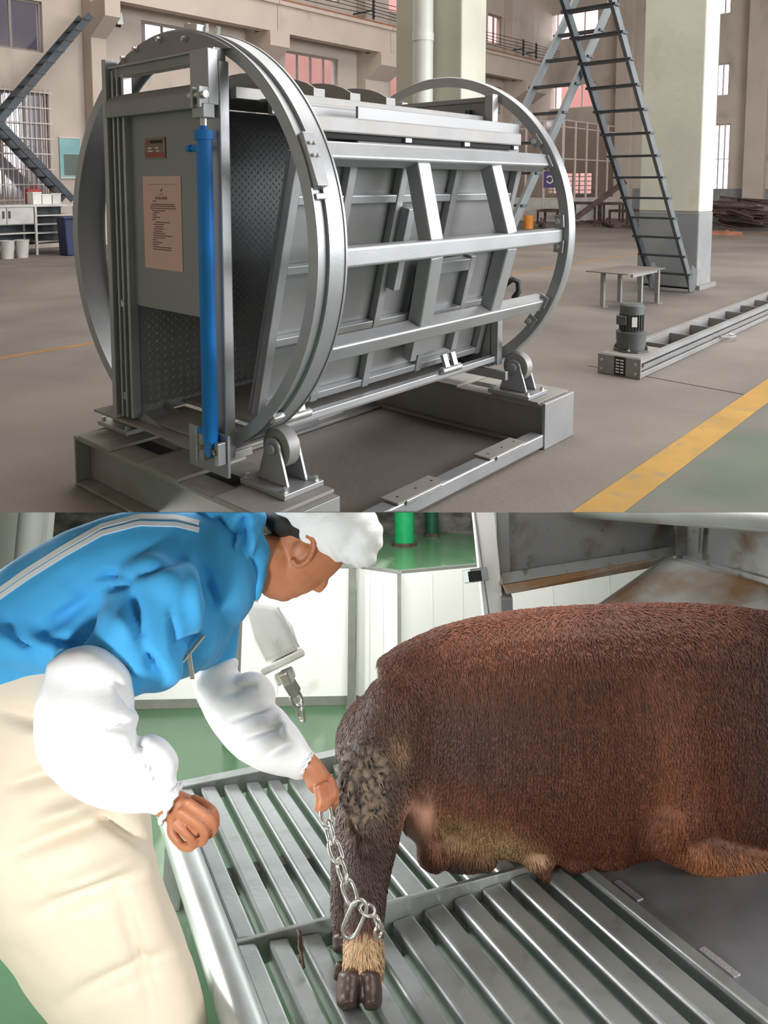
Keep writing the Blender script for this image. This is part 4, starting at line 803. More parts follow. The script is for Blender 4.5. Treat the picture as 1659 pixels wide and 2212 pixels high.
def loft(mb, secs, n=22, sub=4):                       # smooth solid through (px, py, d, half-width px, half-depth m)
    N = len(secs); R = []
    def cr(i, t):
        p = [secs[max(0, min(N-1, i+k))] for k in (-1, 0, 1, 2)]
        return [.5*((2*p[1][j])+(p[2][j]-p[0][j])*t+(2*p[0][j]-5*p[1][j]+4*p[2][j]-p[3][j])*t*t+(3*p[1][j]-p[0][j]-3*p[2][j]+p[3][j])*t**3) for j in range(5)]
    for i in range(N-1):
        for k in range(sub): R.append(cr(i, k/sub))
    R.append(list(secs[-1])); T = []
    for i in range(len(R)):
        a, b = R[max(0, i-1)], R[min(len(R)-1, i+1)]; l = math.hypot(b[0]-a[0], b[1]-a[1]) or 1; T.append(((b[0]-a[0])/l, (b[1]-a[1])/l))
    full = []
    for e, sg in ((0, -1), (len(R)-1, 1)):
        caps = []
        for q in (.995, .93, .8, .6, .35):
            s = R[e]; rr = math.sqrt(1-q*q); ex = s[3]*q*.85*sg; caps.append(([s[0]+T[e][0]*ex, s[1]+T[e][1]*ex, s[2], s[3]*rr, s[4]*rr], T[e]))
        full += caps if sg < 0 else list(zip(R, T))+caps[::-1]
    q = []; f = []
    for (x, y, d, ra, rb), (tx, ty) in full:
        c = D(x, y, d); e = Vector((-ty, 0, 0))-CUP*tx; rr = ray(x, y).normalized(); k_ = d*S2/FPX
        for j in range(n): h = 2*math.pi*j/n; q.append(tuple(c+e*(ra*k_*math.cos(h))+rr*(rb*S2*math.sin(h))))
    for i in range(len(full)-1):
        for j in range(n): f.append((i*n+j, i*n+(j+1) % n, (i+1)*n+(j+1) % n, (i+1)*n+j))
    f.append(tuple(range(n))[::-1]); f.append(tuple(range((len(full)-1)*n, len(full)*n))); mb.add(q, f)
def limb(mb, pts, fl=1.0, step=0): loft(mb, [(p[0], p[1], p[2], p[3], p[3]*fl*p[2]/FPX) for p in pts], 18, 4)
TEX = {}
def clouds(sz, depth=2):
    if (sz, depth) not in TEX:
        t = bpy.data.textures.new('folds', 'CLOUDS'); t.noise_scale = sz; t.noise_depth = depth; TEX[(sz, depth)] = t
    return TEX[(sz, depth)]
def blob(name, mb, mt, parent, vox=.03, smooth=8, folds=(), colour=None, sculpt=None, dec=None):
    me = bpy.data.meshes.new('tmp'); me.from_pydata([tuple(p) for p in mb.v], [], mb.f); bm = bmesh.new(); bm.from_mesh(me); bmesh.ops.recalc_face_normals(bm, faces=bm.faces[:]); bm.to_mesh(me); bm.free()
    o = bpy.data.objects.new('tmp', me); COL.objects.link(o)
    r = o.modifiers.new('r', 'REMESH'); r.mode = 'VOXEL'; r.voxel_size = vox
    s = o.modifiers.new('s', 'SMOOTH'); s.factor = .5; s.iterations = smooth
    for sz, st in folds:
        dm = o.modifiers.new('d', 'DISPLACE'); dm.texture = clouds(sz); dm.texture_coords = 'GLOBAL'; dm.strength = st; dm.mid_level = .5
    if folds: s = o.modifiers.new('s2', 'SMOOTH'); s.factor = .5; s.iterations = 2
    m2 = bpy.data.meshes.new_from_object(o.evaluated_get(bpy.context.evaluated_depsgraph_get())); bpy.data.objects.remove(o); bpy.data.meshes.remove(me)
    if sculpt:
        cn = [(v.co.copy(), v.normal.copy()) for v in m2.vertices]
        m2.vertices.foreach_set('co', [c for co, n in cn for c in sculpt(co, n)])
    if colour:
        ca = m2.color_attributes.new('coat', 'FLOAT_COLOR', 'POINT')
        for i, v in enumerate(m2.vertices): ca.data[i].color = (*colour(v.co), 1)
    xs = [v.co for v in m2.vertices]; org = Vector(((min(p.x for p in xs)+max(p.x for p in xs))/2, (min(p.y for p in xs)+max(p.y for p in xs))/2, min(p.z for p in xs)))
    m2.transform(Matrix.Translation(-org)); m2.name = name; m2.materials.clear(); m2.materials.append(mt)
    for p in m2.polygons: p.use_smooth = True
    ob = bpy.data.objects.new(name, m2); COL.objects.link(ob); WORG[ob.name] = org
    if parent is not None: ob.parent = parent; ob.location = org-WORG[parent.name]
    else: ob.location = org
    return ob
def pix(P):
    Q = P-CAMP; f = Q.y*math.cos(PITCH)-Q.z*math.sin(PITCH); g = Q.y*math.sin(PITCH)+Q.z*math.cos(PITCH); return CX+FPX*Q.x/f, CY-FPX*g/f, f/S2
def attr_mat(name, rough, bump, bscale, stretch, var=.35, vscale=6, sheen=.0, spec=.5):
    m = bpy.data.materials.new(name); m.use_nodes = True; nt = m.node_tree; b = nt.nodes['Principled BSDF']; b.inputs['Roughness'].default_value = rough; b.inputs['Specular IOR Level'].default_value = spec
    at = nt.nodes.new('ShaderNodeAttribute'); at.attribute_name = 'coat'; tc = nt.nodes.new('ShaderNodeTexCoord'); mp = nt.nodes.new('ShaderNodeMapping'); mp.inputs['Scale'].default_value = stretch; mp.inputs['Rotation'].default_value = (0, .35, 0)
    nt.links.new(tc.outputs['Object'], mp.inputs[0]); nz = nt.nodes.new('ShaderNodeTexNoise'); nz.inputs['Scale'].default_value = vscale; nz.inputs['Detail'].default_value = 8; nz.inputs['Roughness'].default_value = .65; nz.inputs['Distortion'].default_value = .6
    nt.links.new(mp.outputs[0], nz.inputs['Vector']); mr = nt.nodes.new('ShaderNodeMapRange'); mr.inputs[1].default_value = .25; mr.inputs[2].default_value = .75; mr.inputs[3].default_value = 1-var; mr.inputs[4].default_value = 1+var
    nt.links.new(nz.outputs['Fac'], mr.inputs[0]); vm = nt.nodes.new('ShaderNodeVectorMath'); vm.operation = 'SCALE'; nt.links.new(at.outputs['Color'], vm.inputs[0]); nt.links.new(mr.outputs[0], vm.inputs['Scale']); nt.links.new(vm.outputs[0], b.inputs['Base Color'])
    n2 = nt.nodes.new('ShaderNodeTexNoise'); n2.inputs['Scale'].default_value = bscale; n2.inputs['Detail'].default_value = 5; n2.inputs['Distortion'].default_value = 1.0; nt.links.new(mp.outputs[0], n2.inputs['Vector'])
    bp = nt.nodes.new('ShaderNodeBump'); bp.inputs['Strength'].default_value = bump; bp.inputs['Distance'].default_value = .05; nt.links.new(n2.outputs['Fac'], bp.inputs['Height']); nt.links.new(bp.outputs[0], b.inputs['Normal'])
    if sheen: b.inputs['Sheen Weight'].default_value = sheen; b.inputs['Sheen Roughness'].default_value = .4
    return m
# ================================================================== CATTLE
M['coat'] = attr_mat('brown_coat', .55, .25, 26, (3, 3, .6), var=.35, vscale=6, spec=.5)
M['hoof'] = mat('dark_hoof', (.055, .032, .022), .45, var=.35, scale=5, bump=.2, bscale=30)
cow = thing('cattle', 'reddish-brown cattle lying on the slatted platform, chained by a hind leg', 'cattle', D(1250, 1900, 2.2))
mb = MB(None)
secs = [(834, 1478, 1704), (852, 1444, 1760), (880, 1412, 1778), (920, 1382, 1792), (980, 1352, 1812), (1050, 1333, 1832), (1120, 1322, 1848), (1200, 1316, 1858), (1290, 1312, 1862), (1380, 1308, 1858), (1470, 1308, 1850), (1560, 1314, 1862), (1650, 1330, 1880), (1750, 1355, 1885), (1850, 1400, 1860)]
loft(mb, [(x, (yt+yb)/2+3, 2.15, (yb-yt)/2+6, .10+.19*min(1, (yb-yt)/540)) for x, yt, yb in secs], 32, 4)
balls(mb, 895, 1570, 2.08, 128, 140, .18, rot=-20, n=24, m=16)                   # rump and thigh
balls(mb, 1660, 1640, 2.10, 140, 225, .24, n=24, m=16)                           # shoulder
limb(mb, [(1420, 1480, 2.06, 90), (1465, 1640, 2.0, 76), (1488, 1780, 1.995, 60)], 1.0)     # shoulder ridge and elbow
balls(mb, 1465, 1785, 1.99, 66, 66, .085)
limb(mb, [(1440, 1806, 2.0, 50), (1540, 1856, 2.0, 43), (1640, 1884, 2.0, 38), (1760, 1892, 2.0, 36)], 1.1)       # folded fore leg
# near hind leg reaching to the camera
limb(mb, [(868, 1590, 2.06, 96), (824, 1688, 2.01, 92), (803, 1750, 1.96, 76), (797, 1820, 1.915, 62), (793, 1880, 1.875, 52), (789, 1935, 1.835, 45), (787, 1985, 1.80, 40), (786, 2030, 1.775, 41), (786, 2075, 1.75, 43), (783, 2120, 1.735, 44)], 1.1)
limb(mb, [(800, 1690, 2.10, 60), (772, 1790, 2.05, 48), (757, 1870, 1.99, 40), (748, 1940, 1.94, 33), (744, 2005, 1.90, 26)], 1.0)   # far hind leg behind it
balls(mb, 912, 1775, 2.06, 44, 62, .08, rot=35); balls(mb, 934, 1848, 2.05, 33, 40, .06, rot=35)       # bare skin and stump between leg and belly
balls(mb, 985, 1830, 2.10, 66, 40, .08); balls(mb, 1010, 1864, 2.10, 66, 22, .06); balls(mb, 1165, 1862, 2.06, 34, 22, .05); limb(mb, [(1172, 1872, 2.06, 18), (1180, 1900, 2.05, 9)], 1)
balls(mb, 1250, 1868, 2.08, 32, 18, .05); balls(mb, 1325, 1866, 2.09, 50, 20, .06)
def sm(a, b, x): t = max(0, min(1, (x-a)/(b-a))); return t*t*(3-2*t)
def lerp(a, b, t): return tuple(a[i]+(b[i]-a[i])*t for i in range(3))
def nz(x, y, s): return .5+.5*math.sin(x*.071*s+1.7*math.sin(y*.043*s+.6))*math.sin(y*.063*s+1.3*math.sin(x*.039*s+2.1))
def clod(x, y):                                        # dried mud clods: edge distance of a jittered cell pattern
    gx, gy = x/15, y/24; ix, iy = math.floor(gx), math.floor(gy); b1 = b2 = 9
    for i in (-1, 0, 1):
        for j in (-1, 0, 1):
            h = math.sin((ix+i)*127.1+(iy+j)*311.7)*43758.5453; h2 = math.sin((ix+i)*269.5+(iy+j)*183.3)*24634.633
            q = math.hypot(gx-(ix+i+(h-math.floor(h))), gy-(iy+j+(h2-math.floor(h2))))
            if q < b1: b1, b2 = q, b1
            elif q < b2: b2 = q
    return sm(.06, .32, b2-b1)
def mudzone(x, y): return math.exp(-((x-782)/62)**2-((y-1690)/105)**2)
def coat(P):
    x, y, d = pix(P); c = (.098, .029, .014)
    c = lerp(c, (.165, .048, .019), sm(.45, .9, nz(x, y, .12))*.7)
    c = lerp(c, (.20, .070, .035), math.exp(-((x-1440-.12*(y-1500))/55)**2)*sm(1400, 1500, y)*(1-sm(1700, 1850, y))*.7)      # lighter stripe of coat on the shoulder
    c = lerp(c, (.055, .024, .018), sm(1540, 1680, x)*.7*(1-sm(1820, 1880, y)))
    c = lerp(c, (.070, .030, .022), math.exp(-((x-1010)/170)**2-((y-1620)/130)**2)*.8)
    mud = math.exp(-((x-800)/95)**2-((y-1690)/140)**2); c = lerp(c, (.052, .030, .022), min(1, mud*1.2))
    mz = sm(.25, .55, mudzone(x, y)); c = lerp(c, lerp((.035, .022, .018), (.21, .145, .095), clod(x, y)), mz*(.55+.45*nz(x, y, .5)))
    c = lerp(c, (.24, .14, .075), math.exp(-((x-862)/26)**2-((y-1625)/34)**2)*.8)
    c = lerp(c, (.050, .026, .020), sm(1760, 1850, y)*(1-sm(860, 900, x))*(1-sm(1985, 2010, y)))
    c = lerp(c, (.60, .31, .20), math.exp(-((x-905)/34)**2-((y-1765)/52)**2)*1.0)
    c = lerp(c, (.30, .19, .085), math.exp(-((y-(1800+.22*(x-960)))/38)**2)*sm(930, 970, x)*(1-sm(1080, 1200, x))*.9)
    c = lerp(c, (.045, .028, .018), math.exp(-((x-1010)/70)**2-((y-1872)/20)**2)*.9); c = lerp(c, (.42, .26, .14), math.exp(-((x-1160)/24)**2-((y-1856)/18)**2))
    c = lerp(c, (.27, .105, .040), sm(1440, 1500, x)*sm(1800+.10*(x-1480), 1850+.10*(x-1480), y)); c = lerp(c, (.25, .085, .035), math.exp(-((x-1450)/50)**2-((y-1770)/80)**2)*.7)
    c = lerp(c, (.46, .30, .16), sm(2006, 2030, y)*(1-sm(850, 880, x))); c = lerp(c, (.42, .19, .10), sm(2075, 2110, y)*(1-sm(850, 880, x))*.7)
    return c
def cow_relief(co, n):
    x, y, d = pix(co); r = 0
    r += .032*sm(.25, .55, mudzone(x, y))*clod(x, y)
    r += -.05*math.exp(-((x-(1490+.05*(y-1600)))/14)**2)*sm(1640, 1740, y)*(1-sm(1830, 1860, y)); r += -.05*math.exp(-((x-930)/40)**2)*sm(1480, 1600, y)*(1-sm(1700, 1800, y))
    for k in range(3): r += -.014*math.exp(-((x-(1330+45*k))/12)**2)*sm(1640, 1720, y)*(1-sm(1800, 1850, y))
    r += .006*nz(x*2, y*.5, 1.2)
    return co+n*r
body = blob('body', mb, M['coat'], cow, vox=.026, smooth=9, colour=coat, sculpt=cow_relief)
# short hair lying on the coat
def fur(src, count, mt, parent):
    me = src.data; org = WORG[src.name]; rnd = random.Random(5); tri = []; cum = []; tot = 0
    P = [v.co+org for v in me.vertices]; Nn = [v.normal.copy() for v in me.vertices]
    for p in me.polygons:
        c = p.center+org
        if p.normal.dot(CAMP-c) <= -.2*(CAMP-c).length: continue
        x, y, d = pix(c)
        if x > 1790 or y > 2110 or ((x-908)/36)**2+((y-1772)/58)**2 < 1 or (mudzone(x, y) > .4 and rnd.random() < .8): continue
        tot += p.area; tri.append(p); cum.append(tot)
    import bisect
    q = []; f = []; cl = []
    for k in range(count):
        p = tri[bisect.bisect(cum, rnd.random()*tot)]; vs_ = list(p.vertices); w = [rnd.random() for _ in vs_]; sw = sum(w); c = Vector(); n = Vector()
        for vi, wi in zip(vs_, w): c += P[vi]*(wi/sw); n += Nn[vi]*wi
        n.normalize(); x, y, d = pix(c)
        fl = Vector((.25*math.sin(x*.013+y*.006)+.15+rnd.uniform(-.3, .3), 0, 0))-CUP*1.0
        if y > 1990 and x < 850: fl = -CUP+Vector((rnd.uniform(-.2, .2), 0, 0))
        fl = (fl-n*fl.dot(n)).normalized(); ln = rnd.uniform(.045, .08); wd = .005; sd = n.cross(fl).normalized()*wd; i = len(q); up = n*rnd.uniform(.004, .011)
        q += [tuple(c-sd-n*.004), tuple(c+sd-n*.004), tuple(c+fl*ln*.55+sd*.8+up), tuple(c+fl*ln*.55-sd*.8+up), tuple(c+fl*ln+up*.4)]; f += [(i, i+1, i+2, i+3), (i+3, i+2, i+4)]
        cc = coat(c); g = rnd.uniform(.75, 1.45); cl += [(cc[0]*g, cc[1]*g, cc[2]*g)]*5
    m2 = bpy.data.meshes.new('fur'); m2.from_pydata([tuple(Vector(v)-org) for v in q], [], f); ca = m2.color_attributes.new('coat', 'FLOAT_COLOR', 'POINT')
    for i, c in enumerate(cl): ca.data[i].color = (*c, 1)
    m2.materials.append(mt); o = bpy.data.objects.new('fur', m2); COL.objects.link(o); o.parent = parent; o.location = org-WORG[parent.name]; o['kind'] = 'stuff'; WORG[o.name] = org
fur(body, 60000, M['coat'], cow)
# cloven hoof of the chained leg
h = MB(None)
for sx in (-1, 1):
    for k, (dy, rx, ry) in enumerate(((2118, 27, 22), (2138, 29, 26), (2156, 28, 24), (2166, 26, 18))): balls(h, 776+sx*(21+k), dy, 1.72-.006*k, rx, ry, .05+.005*k)
def cleft(co, n):
    x, y, d = pix(co); return co+n*(-.028*math.exp(-((x-780)/5)**2)*sm(2108, 2135, y)+.01*math.exp(-((y-2104)/5)**2))
blob('hoof', h, M['hoof'], cow, vox=.015, smooth=4, sculpt=cleft)
dw = MB(None); limb(dw, [(735, 2085, 1.77, 12), (729, 2112, 1.765, 10)]); blob('dew_claw', dw, M['hoof'], cow, vox=.014, smooth=3)
h = MB(None); balls(h, 742, 2030, 1.89, 26, 20, .04); balls(h, 740, 2048, 1.885, 24, 14, .04); blob('hoof', h, M['hoof'], cow, vox=.016, smooth=4)
# ---- leg chain
lc = thing('leg_chain', 'steel link chain from the right hand down to the fetlock', 'chain', D(780, 1990, 1.72))
chain_run([(703, 1738, 1.88), (706, 1775, 1.85), (722, 1830, 1.80), (742, 1890, 1.755), (764, 1950, 1.72)], 43, lc, M['chain'])
link(D(766, 1985, 1.70), D(752, 2022, 1.70)-D(783, 1950, 1.70), Vector((1, 0, .2)), 88*1.7*S2/FPX, 34*1.7*S2/FPX, 4.2*1.7*S2/FPX, 'ring', M['chain'], lc)
chain_run([(780, 1958, 1.715), (800, 1968, 1.705), (815, 1990, 1.70), (820, 2022, 1.715)], 33, lc, M['chain'], wd=.66)
# ================================================================== PERSON
pr_ = thing('person', 'person in blue smock, white oversleeves and cap bending to hold the chain', 'person', D(150, 2500, 1.75))
mb = MB(None)
# head in profile, looking down to the right: skull, jaw, brow, nose, mouth, chin
balls(mb, 668, 1182, 2.05, 88, 80, .085, rot=38); balls(mb, 640, 1215, 2.05, 78, 70, .075, rot=38); balls(mb, 606, 1250, 2.05, 52, 44, .06, rot=30)
balls(mb, 700, 1225, 2.05, 38, 26, .055, rot=35); balls(mb, 660, 1250, 2.05, 40, 28, .055, rot=30); balls(mb, 615, 1272, 2.05, 42, 24, .05, rot=8)
limb(mb, [(694, 1242, 2.05, 17), (695, 1258, 2.05, 14), (687, 1270, 2.05, 12)], .8)            # nose
balls(mb, 652, 1277, 2.05, 15, 8, .022, rot=20); balls(mb, 637, 1284, 2.05, 14, 8, .022, rot=15); balls(mb, 612, 1288, 2.05, 20, 12, .03)
for dd in (-.088, ):
    for k in range(12):
        t = -2.4+k*.36; balls(mb, 655+28*math.cos(t)*.75+10*math.sin(t), 1190-34*math.sin(t)*.95, 2.05+dd, 7, 7, .013)
    balls(mb, 650, 1194, 2.05-.074, 22, 26, .016, rot=-15)
limb(mb, [(620, 1225, 2.05, 64), (560, 1215, 2.02, 64), (480, 1230, 1.98, 72)], .9)              # neck
limb(mb, [(480, 1240, 1.98, 80), (330, 1270, 1.96, 80), (130, 1340, 1.95, 75), (-20, 1410, 1.95, 75)], 1)      # trunk inside the smock
limb(mb, [(0, 1460, 1.93, 75), (130, 1800, 1.83, 65), (240, 2230, 1.72, 60), (280, 2500, 1.72, 50)], 1)
limb(mb, [(-30, 1460, 1.98, 75), (60, 1800, 1.9, 70), (170, 2230, 1.86, 60), (200, 2500, 1.86, 50)], 1)
limb(mb, [(310, 1330, 1.83, 48), (235, 1470, 1.70, 48), (200, 1600, 1.64, 48), (290, 1690, 1.62, 42), (365, 1735, 1.61, 38), (390, 1750, 1.61, 40)], 1)   # near arm
limb(mb, [(450, 1320, 2.10, 34), (455, 1440, 2.09, 34), (540, 1562, 2.03, 32), (630, 1625, 1.97, 29), (672, 1660, 1.94, 27), (690, 1690, 1.92, 29)], 1)   # far arm
# near fist: palm, four curled fingers, thumb
balls(mb, 405, 1762, 1.61, 50, 46, .035, rot=-30); balls(mb, 425, 1770, 1.60, 40, 38, .035)
def fing(pts, r): limb(mb, [(*p, r*(1-.06*k)) for k, p in enumerate(pts)], 1, .5)
fing([(420, 1728, 1.58), (458, 1752, 1.565), (462, 1785, 1.575), (436, 1790, 1.59)], 13.5)
fing([(405, 1735, 1.55), (455, 1772, 1.545), (456, 1800, 1.56), (430, 1804, 1.58)], 13.5)
fing([(390, 1755, 1.54), (438, 1792, 1.535), (436, 1818, 1.55), (412, 1820, 1.57)], 13)
fing([(378, 1780, 1.545), (412, 1812, 1.54), (410, 1832, 1.555), (390, 1828, 1.57)], 12)
fing([(375, 1765, 1.60), (372, 1800, 1.585), (392, 1826, 1.575)], 13)
# far hand closed round the chain
balls(mb, 700, 1698, 1.915, 27, 34, .024, rot=12)
fing([(712, 1682, 1.90), (722, 1712, 1.875), (712, 1736, 1.868), (700, 1738, 1.885)], 8.5)
fing([(703, 1695, 1.885), (711, 1724, 1.862), (702, 1746, 1.86), (692, 1744, 1.88)], 8.5)
fing([(692, 1700, 1.88), (699, 1732, 1.858), (691, 1751, 1.862), (684, 1746, 1.88)], 8)
fing([(683, 1702, 1.885), (688, 1732, 1.868), (683, 1746, 1.872)], 7.5)
fing([(718, 1690, 1.92), (726, 1720, 1.905), (718, 1748, 1.895)], 9)
blob('body', mb, M['skin'], pr_, vox=.012, smooth=4)
# clothes
mb = MB(None)
limb(mb, [(-120, 1480, 1.92, 150), (50, 1372, 1.92, 146), (190, 1298, 1.93, 160), (330, 1256, 1.95, 160), (440, 1240, 1.98, 138)], 1.0, .3); balls(mb, -20, 1398, 1.86, 200, 62, .16); balls(mb, 80, 1405, 1.85, 140, 52, .15)
balls(mb, 330, 1370, 1.9, 150, 110, .15); balls(mb, 150, 1390, 1.88, 190, 70, .16); balls(mb, 430, 1330, 1.97, 70, 120, .13); balls(mb, -100, 1420, 1.9, 150, 45, .15)
limb(mb, [(340, 1290, 1.80, 108), (300, 1380, 1.74, 104), (250, 1440, 1.70, 84)], 1, .3); balls(mb, 320, 1440, 1.72, 80, 58, .08, rot=-12); balls(mb, 190, 1425, 1.70, 85, 45, .08, rot=-8)
limb(mb, [(460, 1300, 2.07, 62), (462, 1390, 2.08, 52), (455, 1425, 2.08, 50)], 1, .3); balls(mb, 478, 1420, 2.08, 34, 30, .05)
def smock_relief(co, n):
    x, y, d = pix(co); r = 0
    def crease(x0, y0, x1, y1, w, a):
        nonlocal r
        dx, dy = x1-x0, y1-y0; L2 = dx*dx+dy*dy; t = max(0, min(1, ((x-x0)*dx+(y-y0)*dy)/L2)); q = math.hypot(x-x0-t*dx, y-y0-t*dy); r += a*math.exp(-(q/w)**2)*math.sin(math.pi*min(1, max(.12, t+.0)))
    if d < 2.02:
        for c in ((270, 1245, 400, 1205, 12, -.06), (270, 1250, 310, 1400, 13, -.07), (310, 1400, 355, 1480, 12, -.06), (90, 1360, 190, 1300, 13, -.06), (200, 1250, 260, 1235, 9, -.05), (215, 1270, 275, 1262, 8, -.05), (370, 1320, 385, 1420, 9, -.045), (100, 1370, 240, 1410, 11, -.05), (230, 1420, 300, 1480, 10, -.05), (440, 1230, 470, 1330, 10, -.05), (410, 1210, 425, 1380, 12, .05), (240, 1330, 300, 1370, 28, .05), (150, 1250, 215, 1330, 22, -.04), (330, 1215, 400, 1290, 30, .04), (20, 1350, 90, 1440, 14, -.05), (380, 1400, 440, 1370, 8, -.05)): crease(*c)
    return co+n*r*1.4
smk = blob('smock', mb, M['smock'], pr_, vox=.028, smooth=7, folds=((.9, .05), (.35, .02)), sculpt=smock_relief)
mb = MB(None)                                                    # gathered collar hood of the smock
limb(mb, [(470, 1110, 1.99, 62), (500, 1190, 1.96, 70), (515, 1245, 1.97, 52)], 1.1, .3); balls(mb, 535, 1180, 1.98, 40, 75, .10); balls(mb, 545, 1250, 1.99, 24, 42, .07); balls(mb, 525, 1120, 2.0, 52, 40, .11); balls(mb, 505, 1262, 1.98, 30, 36, .08)
def collar_relief(co, n):
    x, y, d = pix(co); r = .03*math.sin((x+.25*(y-1100))*.17)*sm(1120, 1180, y)
    for (x0, y0, x1, y1, a) in ((470, 1120, 500, 1165, -.06), (500, 1165, 528, 1120, -.07), (528, 1120, 545, 1250, -.05), (495, 1180, 520, 1260, -.05)):
        dx, dy = x1-x0, y1-y0; t = max(0, min(1, ((x-x0)*dx+(y-y0)*dy)/(dx*dx+dy*dy))); r += a*math.exp(-(math.hypot(x-x0-t*dx, y-y0-t*dy)/8)**2)
    return co+n*r
blob('collar', mb, M['smock'], pr_, vox=.022, smooth=5, folds=((.4, .03),), sculpt=collar_relief)
from mathutils.bvhtree import BVHTree
def stripe(src, pts, wpx, nm, mt, parent, lift=.012, n=40):       # flat band laid on a garment
    bt = BVHTree.FromPolygons([tuple(v.co+WORG[src.name]) for v in src.data.vertices], [tuple(p.vertices) for p in src.data.polygons]); rows = []
    for k in range(n+1):
        t = k/n*(len(pts)-1); i = min(int(t), len(pts)-2); f_ = t-i; x = pts[i][0]+(pts[i+1][0]-pts[i][0])*f_; y = pts[i][1]+(pts[i+1][1]-pts[i][1])*f_
        dx, dy = pts[i+1][0]-pts[i][0], pts[i+1][1]-pts[i][1]; l_ = math.hypot(dx, dy); row = []
        for sd in (-1, 1):
            rx, ry = x-dy/l_*wpx/2*sd, y+dx/l_*wpx/2*sd; h = bt.ray_cast(CAMP, ray(rx, ry).normalized())
            if h[0] is not None: row.append(h[0]+h[1]*lift)
        if len(row) == 2: rows.append((row, (h[1] if h[1] else Vector((0, -1, 0)))))
    q = []; f = []
    for r_, nn in rows: q += [tuple(r_[0]), tuple(r_[1]), tuple(r_[1]-nn*.02), tuple(r_[0]-nn*.02)]
    for i in range(len(rows)-1):
        for j in range(4): f.append((i*4+j, i*4+(j+1) % 4, i*4+4+(j+1) % 4, i*4+4+j))
    f += [(3, 2, 1, 0), tuple(range(len(q)-4, len(q)))]
    if len(rows) > 1: MB(None).add(q, f).build(nm, mt, parent, smooth='auto')
for off in (-7, 8): stripe(smk, [(-25, 1300+off), (60, 1240+off), (140, 1190+off), (220, 1145+off), (300, 1124+off), (380, 1126+off), (430, 1138+off)], 9, 'piping', M['piping'], pr_)
mb = MB(None)                                                    # near oversleeve
limb(mb, [(190, 1478, 1.66, 100), (185, 1545, 1.63, 116), (190, 1610, 1.62, 112), (255, 1665, 1.61, 92), (330, 1706, 1.605, 62), (352, 1722, 1.605, 46)], .95, .28); balls(mb, 330, 1640, 1.60, 62, 52, .06, rot=-35); balls(mb, 190, 1456, 1.66, 96, 26, .09, rot=-12)
def sl(cs):
    def f(co, n):
        x, y, d = pix(co); r = 0
        for (x0, y0, x1, y1, w, a) in cs:
            dx, dy = x1-x0, y1-y0; t = max(0, min(1, ((x-x0)*dx+(y-y0)*dy)/(dx*dx+dy*dy))); r += a*1.5*(.1+.9*math.sin(math.pi*t))*math.exp(-(math.hypot(x-x0-t*dx, y-y0-t*dy)/w)**2)
        return co+n*r
    return f
blob('oversleeve', mb, M['sleeve'], pr_, vox=.026, smooth=6, folds=((.5, .04),), sculpt=sl([(190, 1575, 300, 1565, 9, -.05), (300, 1565, 305, 1640, 11, -.04), (200, 1690, 320, 1680, 9, -.05), (250, 1470, 300, 1540, 7, -.04), (140, 1590, 230, 1620, 10, -.04), (310, 1650, 340, 1700, 7, -.05)]))
mb = MB(None)                                                    # far oversleeve
limb(mb, [(462, 1470, 2.07, 52), (505, 1530, 2.05, 66), (560, 1585, 2.01, 72), (615, 1625, 1.97, 56), (648, 1648, 1.95, 40)], .95, .28); balls(mb, 470, 1448, 2.07, 52, 22, .06, rot=25); balls(mb, 545, 1500, 2.04, 55, 48, .06, rot=-35); balls(mb, 600, 1650, 1.97, 40, 22, .05)
blob('oversleeve', mb, M['sleeve'], pr_, vox=.022, smooth=5, folds=((.4, .035),), sculpt=sl([(480, 1500, 560, 1480, 8, -.05), (490, 1560, 590, 1520, 9, -.06), (520, 1600, 620, 1560, 8, -.05), (570, 1640, 640, 1600, 8, -.05), (600, 1540, 630, 1610, 9, .04)]))
for cx_, cy_, d0, sj, an, rd, r in ((368, 1736, 1.605, 46, 62, .048, 5.5), (661, 1652, 1.945, 27, 62, .034, 4)):
    P = []
    for k in range(36):
        t = 2*math.pi*k/36; a = math.radians(an); w_ = sj*(1+.05*math.sin(k*2.3)); P.append(tuple(D(cx_-w_*math.cos(t)*math.cos(a)+3*math.sin(k*1.9), cy_+w_*math.cos(t)*math.sin(a), d0+rd*math.sin(t))))
    MB(XYZ).tube(P, r*1.7*S2/FPX, 6, True).build('cuff', M['sleeve'], pr_, smooth=True)
mb = MB(None)                                                    # cream apron and trousers
loft(mb, [((x0+x1)/2, y, d, (x1-x0)/2, .17) for y, x0, x1, d in ((1440, -260, 150, 1.95), (1560, -230, 240, 1.90), (1720, -160, 315, 1.85), (1880, -80, 345, 1.80), (2040, 25, 395, 1.78), (2200, 130, 446, 1.76), (2380, 200, 480, 1.75))], 32, 5)
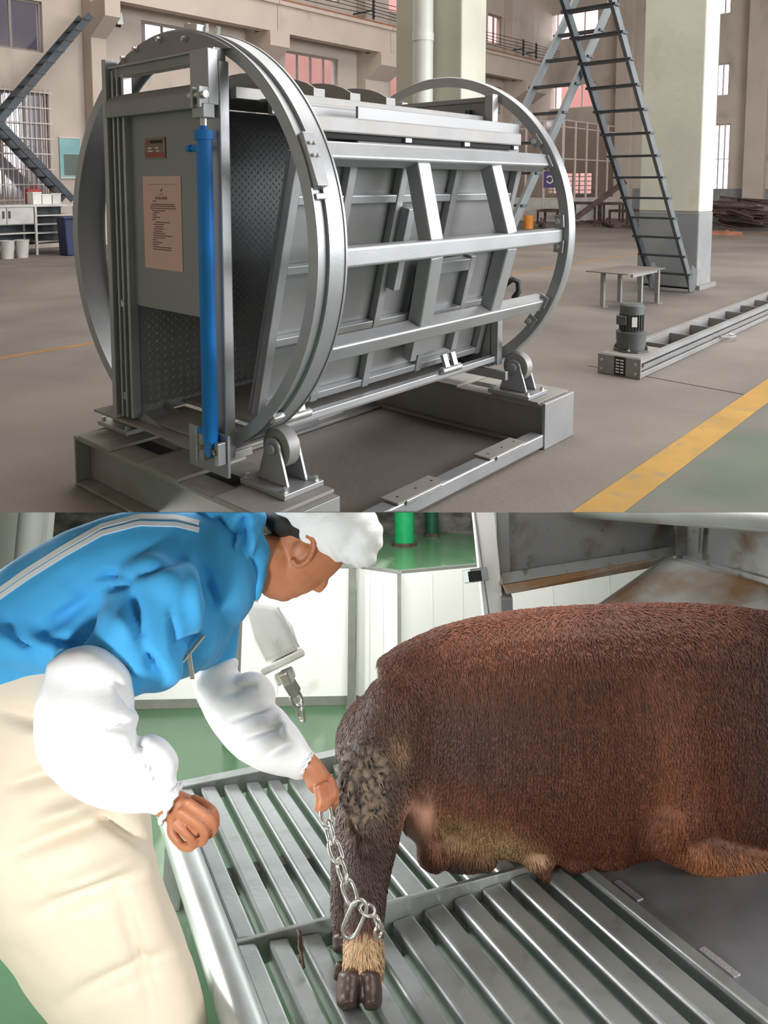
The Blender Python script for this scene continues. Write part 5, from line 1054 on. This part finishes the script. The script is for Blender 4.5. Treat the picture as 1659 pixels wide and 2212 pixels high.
blob('apron', mb, M['apron'], pr_, vox=.032, smooth=8, folds=((1.1, .07), (.5, .03)), sculpt=sl([(-20, 1530, 220, 1600, 18, -.05), (0, 1700, 250, 1640, 16, -.05), (-10, 1860, 270, 1750, 18, -.05), (180, 1740, 330, 1830, 13, -.05), (40, 1990, 340, 1880, 20, -.05), (130, 2170, 395, 2050, 20, -.05), (250, 1900, 340, 2220, 18, -.04), (60, 1580, 200, 1560, 14, .04), (60, 1780, 240, 1720, 18, .04), (100, 1930, 300, 1850, 20, .04)]))
mb = MB(None)                                                    # hair under the cap
balls(mb, 612, 1132, 2.05, 46, 34, .09, rot=-35); balls(mb, 713, 1184, 2.05, 42, 19, .091, rot=-35); balls(mb, 660, 1150, 2.05, 60, 40, .092, rot=-40)
blob('hair', mb, M['hair'], pr_, vox=.02, smooth=3)
mb = MB(None)
balls(mb, 715, 1130, 2.05, 108, 84, .125, rot=-26); balls(mb, 655, 1104, 2.05, 84, 52, .12, rot=-28); balls(mb, 775, 1160, 2.05, 56, 60, .11, rot=-20); balls(mb, 758, 1192, 2.05, 60, 28, .10, rot=-25)
def cap_relief(co, n):
    x, y, d = pix(co); return co+n*(.012*math.sin(x*.09+2*math.sin(y*.05))*math.sin(y*.08)+.006*math.sin(x*.31-y*.2)*sm(1150, 1190, y-.5*(x-700)))
blob('cap', mb, M['cap'], pr_, vox=.022, smooth=6, folds=((.35, .03),), sculpt=cap_relief)
tt = MB(XYZ).bar(tuple(D(440, 1372, 1.80)), tuple(D(384, 1440, 1.765)), .035, .012).build('tie_tape', M['apron'], pr_); MB(XYZ).bar(tuple(D(408, 1412, 1.775)), tuple(D(416, 1466, 1.80)), .03, .012).build('tie_end', M['apron'], tt)
M['straw'] = mat('brown_fibre', (.10, .05, .03), .8, var=.3)
sw = thing('fibre_strand', 'brown fibre strand caught on the slat joint left of the chained leg', 'strand', D(648, 2050, 1.87))
MB(XYZ).tube([tuple(D(*p)) for p in ((643, 2008, 1.905), (650, 2026, 1.885), (646, 2046, 1.862), (652, 2066, 1.838), (656, 2090, 1.812))], .012, 6).build('twist', M['straw'], sw, smooth=True)
MB(XYZ).tube([tuple(D(*p)) for p in ((648, 2012, 1.90), (645, 2032, 1.878), (651, 2052, 1.855), (648, 2078, 1.826))], .009, 6).build('fray', M['straw'], sw, smooth=True)
